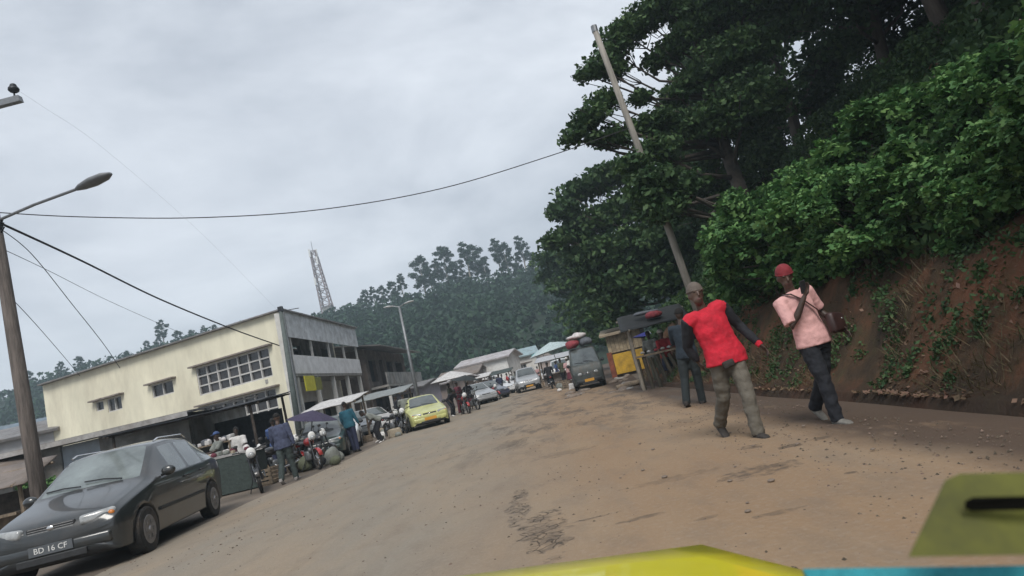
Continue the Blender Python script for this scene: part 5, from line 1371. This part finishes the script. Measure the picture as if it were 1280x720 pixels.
# ---- telecom tower
tb_ = at(416, 400, 186); tt_ = at(391, 314, 186)
tw = thing('telecom_tower', 'tall lattice telecom mast on the ridge above the yellow building', 'mast', (tb_.x, 186, tb_.z-12))
H_ = tt_.z - tb_.z + 12; off = (tt_.x - tb_.x)
mb = MB(); n = 14
def lv(q, i): w_ = 2.0*(1-q)+.75*q; return Vector((off*q + (w_ if i in (1, 2) else -w_), (w_ if i > 1 else -w_), H_*q))
for i in range(4): mb.tube([lv(0, i), lv(1, i)], .22, 4)
for k in range(n):
    a_, b_ = k/n, (k+1)/n
    for i in range(4):
        j = (i+1) % 4; mb.tube([lv(a_, i), lv(b_, j)], .11, 4); mb.tube([lv(b_, i), lv(b_, j)], .11, 4)
mb.build('lattice', mat('mast_steel', (.32, .27, .27), .6, .2, .2, .3), tw)
for q, a_ in ((.98, 0), (.98, 2), (.9, 1), (.72, 0)): MB().box(lv(q, a_)+Vector((0, -.3, 0)), (.5, .4, 2.4), bev=.05).build('antenna_panel', WHITE, tw)
mb = MB(); mb.tube([lv(1, 0).lerp(lv(1, 2), .5), lv(1, 0).lerp(lv(1, 2), .5)+Vector((0, 0, 3))], .08, 5); mb.build('lightning_rod', STEEL, tw)
hs = at(409, 380, 184); 
house('dark equipment house at the foot of the telecom mast', (hs.x, 184, far_z(hs.x, 184)-.5), 2.4, 3, hs.z-far_z(hs.x, 184)-.4, .4, GREYWALL, TINROOF, 0, ((.5, .5),), eave=.1)

# ================================================================== vegetation
rng = np.random.default_rng(11)
# --- trees on the right, crowns placed in the world
def lobes_px(base, lst):
    out = []
    for (px, py, Y, r) in lst:
        r = r*1.2 if r < .6 else r
        p = at(px, py, Y) - base; out.append((tuple(p), (r*1.15, r*1.15, r*.62)))
    return out
b_ = Vector((7.6, 19.5, hill_z(7.6, 19.5)))
lb = lobes_px(b_, [(748, 84, 18.5, .42), (732, 93, 18.8, .26), (766, 66, 19, .45), (780, 42, 19, .55), (805, 22, 19, .65), (836, 4, 19, .8), (770, 88, 19, .35), (738, 146, 18, .42), (716, 172, 18, .30), (754, 126, 18.5, .42), (728, 158, 18, .3), (765, 172, 18.4, .42), (742, 172, 18, .22),
                   (838, 62, 19.5, .6), (822, 76, 19.5, .4), (860, 42, 19, .5), (900, 10, 19, 1.1), (800, 122, 19, .32), (820, 150, 19, .45), (845, 118, 19.5, .42), (870, 100, 19.5, .7), (800, 160, 19, .4), (850, 165, 19.5, .8), (920, 70, 19, 1.1), (895, 150, 19, 1.0), (820, 190, 18.5, .7), (935, 130, 18.5, 1.2), (870, -30, 19, 1.0), (940, -20, 18.5, 1.4),
                   (790, 205, 15.4, .35), (812, 225, 15.3, .45), (826, 262, 15.3, .45), (845, 235, 15.5, .6), (806, 246, 15.2, .3)])
make_tree('tree', 'tall spreading dark tree behind the leaning bare pole', 'tree', 21, 11, lb, .15, 290, L_DARK, .28, mat('bark_dark', (.06, .05, .042), .9, .3, 5)).location = b_
b_ = Vector((9.0, 34, hill_z(9.0, 34)))
lb = lobes_px(b_, [(705, 262, 33, .85), (722, 240, 34, 1.1), (750, 225, 34, 1.2), (780, 215, 34, 1.3), (696, 300, 33, .8), (720, 290, 34, 1.3), (750, 275, 34, 1.4), (790, 255, 34, 1.5), (830, 240, 33, 1.6), (735, 320, 34, 1.3), (770, 310, 33, 1.6), (810, 300, 33, 1.6), (755, 350, 34, 1.4), (790, 345, 33, 1.5), (840, 300, 32, 1.6), (830, 350, 32, 1.4), (770, 385, 34, 1.3)])
make_tree('tree', 'layered dark tree beyond the leaning pole, its lowest branches above the kiosk', 'tree', 22, 11, lb, .30, 60, L_DARK, .3).location = b_
b_ = Vector((10.5, 58, hill_z(10.5, 58)))
lb = lobes_px(b_, [(690, 322, 58, 1.6), (715, 325, 58, 2.0), (740, 345, 58, 2.4), (705, 355, 58, 1.5), (730, 380, 58, 2.2), (755, 385, 56, 2.4), (735, 410, 58, 1.8), (760, 415, 55, 1.8), (775, 360, 56, 2.4), (680, 345, 60, 1.0)])
make_tree('tree', 'distant grey green tree at the foot of the hill above the dark minibus', 'tree', 23, 12, lb, .45, 28, L_MID, .3).location = b_
mk = []
mk.append(make_tree('tree', 'dark leafy tree in the dense stand high on the right bank', 'tree', 31, 8.5, rl(31, 15, 3.0, 2.5, 8.5, .9, 1.5), .18, 125, L_DARK, .22, group='dark trees on the right bank'))
mk.append(make_tree('tree', 'dark leafy tree in the dense stand high on the right bank', 'tree', 32, 7.5, rl(32, 14, 2.6, 1.8, 7.5, .9, 1.4, .75), 0.17, 130, L_DARK, .2, group='dark trees on the right bank'))
spots = [(11.5, 13.5, 1.0, 0), (11, 10.5, 1.0, 1), (9.2, 8.6, .8, 1), (12.5, 16, 1.2, 0), (14, 11.5, 1.25, 0), (11.5, 5.5, 1.0, 0), (15, 6.5, 1.3, 0), (13.5, 20, 1.15, 1), (16.5, 18, 1.5, 0), (9.5, 26, 1.0, 1), (14, 28, 1.4, 0), (12, 40, 1.2, 1), (17, 36, 1.6, 0), (13, 50, 1.4, 0), (9.8, 3.0, .9, 0), (20, 12, 1.6, 0), (20, 24, 1.7, 1)]
used = [0, 0]
for (x, y, s_, k) in spots:
    z = hill_z(x, y) - .2
    if not used[k]: mk[k].location = (x, y, z); mk[k].scale = (s_,)*3; used[k] = 1; mk[k].rotation_euler = (0, 0, x)
    else: dup(mk[k], (x, y, z), x*7+y, scale=s_)
# --- broad leaved bright shrubs along the top of the bank
sk = [make_tree('shrub', 'broad leaved bright green shrub overhanging the red bank', 'shrub', 41, 2.4, rl(41, 13, 1.0, .2, 2.1, .28, .5, .7, (-.3, 0)), .125, 430, L_BRIGHT, .05, group='bright shrubs on the red bank', lobed=True, up=.9),
      make_tree('shrub', 'broad leaved bright green shrub overhanging the red bank', 'shrub', 42, 2.0, rl(42, 12, .9, .1, 1.7, .26, .48, .7, (-.3, 0)), .11, 480, L_BRIGHT, .05, group='bright shrubs on the red bank', lobed=True, up=.9)]
used = [0, 0]
for i, y in enumerate([4.2, 5.3, 6.3, 7.4, 8.5, 9.5, 10.6, 11.7, 12.9, 14.2, 5.8, 8.0, 10.2, 12.4, 15.6, 17.2]):
    x = bank_x(y) + (1.65 if i < 10 else 2.6) + rr.uniform(-.15, .3); k = i % 2; z = hill_z(x, y)-.15; s_ = rr.uniform(.75, 1.0)*(.62 + min(.5, max(0, y-5)*.06)) + (.08 if i >= 10 else 0)
    if not used[k]: sk[k].location = (x, y, z); used[k] = 1
    else: dup(sk[k], (x, y, z), rr.uniform(-.6, .6) + (PI if i % 3 == 0 else 0), scale=s_)
# --- dense undergrowth on the slope
n = 150000
ys_ = np.where(rng.random(n) < .75, rng.uniform(1, 26, n), rng.uniform(26, 90, n)); dd_ = 1.35 + rng.random(n)**1.3*13
P = np.zeros((n, 3)); keep = []
for i in range(n):
    y = float(ys_[i]); x = bank_x(y)+float(dd_[i])*(1 if y < 26 else 1.3) - (0 if y < 26 else .9)
    th = .25 + 1.1*max(0, nz(x, y, 5, .5)+.45)
    P[i] = (x, y, hill_z(x, y) + th*rng.random()**.7 )
V, k = leaf_arrays(rng, P, .125, .4)
V = V.reshape(-1, 4, 3); far_ = P[:, 1] > 26; V[far_] = P[far_][:, None, :] + (V[far_]-P[far_][:, None, :])*3; V = V.reshape(-1, 3)
tag(link('undergrowth', fast_mesh('undergrowth', V, k, L_MID)), kind='stuff')
# small plants and dry grass on the earth face
n = 15000; V = []
P = []
for i in range(n):
    y = 3 + 22*rng.random()**1.3; d_ = .2 + 1.5*rng.random(); x = bank_x(y)+d_
    if nz(x, y, 2, .9) + .25*nz(x, y, 9, 3) < -.02: continue
    P.append((x, y, hill_z(x, y)))
P = np.array(P); m_ = len(P); ang = rng.uniform(0, 2*PI, m_); ln = .06 + .24*rng.random(m_)**2.5
dirs = np.stack([np.cos(ang)*.6-.35, np.sin(ang)*.6, .6+.5*rng.random(m_)], 1); dirs /= np.linalg.norm(dirs, axis=1)[:, None]
sd = np.stack([-np.sin(ang), np.cos(ang), np.zeros(m_)], 1)*.006
tip = P + dirs*ln[:, None]; tip[:, 2] -= .03
V = np.stack([P-sd, P+sd, tip+sd*.3, tip-sd*.3], 1).reshape(-1, 3)
tag(link('dry_grass', fast_mesh('dry_grass', V, 4, L_DRY)), kind='stuff')
P = []
for i in range(330):
    y = 3 + 16*rng.random(); d_ = .2 + 1.7*rng.random()**.8
    if nz(y, d_, 4, .8) < -.12: continue
    rc = rng.uniform(.06, .2)
    for j in range(int(26 + 60*rc/.2)):
        yy_ = y + rng.normal()*rc*.6; dd2 = max(.15, d_ + rng.normal()*rc*.5); x_ = bank_x(yy_)+dd2
        P.append((x_, yy_, hill_z(x_, yy_) + rng.random()*rc*.8))
P = np.array(P)
V, k = leaf_arrays(rng, P, .05, .5); tag(link('weeds', fast_mesh('weeds', V, k, L_DARK)), kind='stuff')
n = 1700; yy = 3.5 + 8*rng.random(n)**1.6; P = np.array([(bank_x(y)+.05+1.1*q, y, hill_z(bank_x(y)+.05+1.1*q, y)+.02) for y, q in zip(yy, rng.random(n)**2) if nz(y, q, 1, 1.1) > -.15])
V, k = leaf_arrays(rng, P, .06, 1.2); tag(link('leaf_litter', fast_mesh('leaf_litter', V, k, LITTER)), kind='stuff')
n = 5500; V = []
yy = 3.2 + 16*rng.random(n)**1.5; xx = np.where(rng.random(n) < .4, 3.4 - 1.6*rng.random(n)**1.5, rng.uniform(-6, 3.4, n)); rad = .004 + .014*rng.random(n)**3
zz = np.array([.045 + 0*y for y in yy]); base_ = np.array([(1, 0, 0), (0, 1, 0), (-1, 0, 0), (0, -1, 0), (0, 0, .8)]); tri_ = [(0, 1, 4), (1, 2, 4), (2, 3, 4), (3, 0, 4)]
pts_ = []
for i in range(n):
    a = rng.uniform(0, 6.28); ca, sa = math.cos(a), math.sin(a); ex = rng.uniform(.7, 1.5)
    q = base_*rad[i]*np.array([ex, 1/ex, 1]); q = np.stack([q[:, 0]*ca-q[:, 1]*sa, q[:, 0]*sa+q[:, 1]*ca, q[:, 2]], 1) + np.array([xx[i], yy[i], zz[i]-.006])
    for t3 in tri_: pts_.append(q[list(t3)])
V = np.concatenate(pts_); tag(link('gravel', fast_mesh('gravel', V, 3, mat('gravel_grit', (.125, .095, .07), .95, .4, 30, island=.45))), kind='stuff')
# --- roadside scrub at the far left, behind the stall
for i, (x, y, s_) in enumerate(((-13.6, 17.5, .7), (-12.2, 18.2, .55))):
    dup(sk[0], (x, y, 0), i*2., 'low green bush behind the utility pole, %s' % ['left one', 'right one'][i], scale=s_).__setitem__('group', 'bushes behind the utility pole')
# --- far hill forest
n = 3300; P = []
for i in range(n):
    x = rng.uniform(-230, 110); y = rng.uniform(98, 183)
    z = far_z(x, y); r_ = rng.uniform(1.3, 3.4)
    if z < -1.5: continue
    m_ = 56; u = rng.normal(size=(m_, 3)); u /= np.linalg.norm(u, axis=1)[:, None]; u[:, 2] = np.abs(u[:, 2])*1.1
    P.append(np.array([x, y, z]) + u*r_)
P = np.concatenate(P); V, k = leaf_arrays(rng, P, 1.0, .6); tag(link('forest', fast_mesh('forest', V, k, L_FAR)), kind='stuff')
ct = [make_tree('tree', 'slender tree on the crest of the far hill', 'tree', 51, 13, rl(51, 24, 3.2, 3.5, 13, .55, 1.3, .75), .45, 20, L_FAR, .35, PALEBARK, 'trees along the far hill crest'),
      make_tree('tree', 'slender tree on the crest of the far hill', 'tree', 52, 11, rl(52, 20, 2.8, 3.0, 10.5, .5, 1.2, .8), .45, 20, L_FAR, .3, PALEBARK, 'trees along the far hill crest'),
      make_tree('tree', 'slender tree on the crest of the far hill', 'tree', 53, 14, rl(53, 18, 2.6, 6.5, 14, .5, 1.2, .7), .45, 20, L_FAR, .35, PALEBARK, 'trees along the far hill crest')]
used = [0]*3
for i, (px, s_) in enumerate([(443, .45), (452, .7), (462, .8), (473, .6), (488, .85), (500, .95), (527, 1.05), (538, 1.15), (548, 1.0), (560, 1.1), (574, 1.05), (588, 1.2), (597, 1.1), (608, 1.0), (628, 1.0), (637, 1.05), (650, .95), (660, 1.0), (672, .8), (683, .7), (694, .7),
                          (172, .7), (182, .75), (196, 1.0), (206, 1.0), (222, .7), (240, .65), (262, .6), (285, .5), (385, .45), (392, .4), (402, .45), (8, .9), (20, .7), (66, .8), (76, .7), (86, .6), (148, .5), (136, .5)]):
    s_ *= (.76 if i < 21 else .60) + .14*math.sin(i*2.3)
    pp = at(px, 345, 181); x = pp.x; k = i % 3; z = far_z(x, 181)-.3
    if not used[k]: ct[k].location = (x, 181, z); ct[k].scale = (s_,)*3; used[k] = 1
    else: dup(ct[k], (x, 181+rr.uniform(-3, 3), z), rr.uniform(0, 6), scale=s_)

# ================================================================== air, sky and light
hb = MB().box((0, 120, 30), (1100, 360, 64)).build('haze', mat('haze_surface', (1, 1, 1)))
hb.data.materials.clear(); hm = bpy.data.materials.new('haze_air'); hm.use_nodes = True; nt = hm.node_tree
for nd in list(nt.nodes):
    if nd.type == 'BSDF_PRINCIPLED': nt.nodes.remove(nd)
vol = nt.nodes.new('ShaderNodeVolumePrincipled'); vol.inputs['Color'].default_value = (.72, .88, .97, 1); vol.inputs['Density'].default_value = .0015; vol.inputs['Anisotropy'].default_value = .2
nt.links.new(vol.outputs[0], nt.nodes['Material Output'].inputs['Volume']); hb.data.materials.append(hm); tag(hb, kind='stuff')

SUN_EL, SUN_AZ = R(50), R(178)
w = bpy.data.worlds.new('World'); sc.world = w; w.use_nodes = True; nt = w.node_tree; N = nt.nodes; L = nt.links
bg = N['Background']
sky = N.new('ShaderNodeTexSky'); sky.sky_type = 'NISHITA'; sky.sun_disc = False; sky.sun_elevation = SUN_EL; sky.sun_rotation = SUN_AZ
tc = N.new('ShaderNodeTexCoord'); mp = N.new('ShaderNodeMapping'); mp.inputs['Scale'].default_value = (1, 1, 2.4); mp.inputs['Location'].default_value = (.35, .1, .2); L.new(tc.outputs['Generated'], mp.inputs[0])
n1 = N.new('ShaderNodeTexNoise'); n1.inputs['Scale'].default_value = 2.3; n1.inputs['Detail'].default_value = 9; n1.inputs['Roughness'].default_value = .56; n1.inputs['Distortion'].default_value = .25; L.new(mp.outputs[0], n1.inputs['Vector'])
cr = N.new('ShaderNodeValToRGB'); e = cr.color_ramp.elements
e[0].position = .34; e[0].color = (3.1, 3.38, 3.85, 1); e[1].position = .66; e[1].color = (5.45, 5.75, 6.2, 1)
L.new(n1.outputs['Fac'], cr.inputs[0])
mx = N.new('ShaderNodeMix'); mx.data_type = 'RGBA'; mx.inputs[0].default_value = .94; L.new(sky.outputs[0], mx.inputs[6]); L.new(cr.outputs[0], mx.inputs[7])
L.new(mx.outputs[2], bg.inputs['Color']); bg.inputs['Strength'].default_value = .1
ld = bpy.data.lights.new('sun', 'SUN'); ld.energy = 1.7; ld.angle = R(25); ld.color = (1, .96, .9)
lo = bpy.data.objects.new('sun', ld); C.objects.link(lo)
dirv = Vector((math.sin(SUN_AZ)*math.cos(SUN_EL), math.cos(SUN_AZ)*math.cos(SUN_EL), math.sin(SUN_EL)))
lo.rotation_euler = dirv.to_track_quat('Z', 'Y').to_euler()
sc.view_settings.view_transform = 'Standard'; sc.view_settings.look = 'None'; sc.view_settings.exposure = .74; sc.view_settings.gamma = 1
sc.cycles.max_bounces = 5; sc.cycles.volume_bounces = 0; sc.cycles.use_denoising = True
sc.cycles.transparent_max_bounces = 6
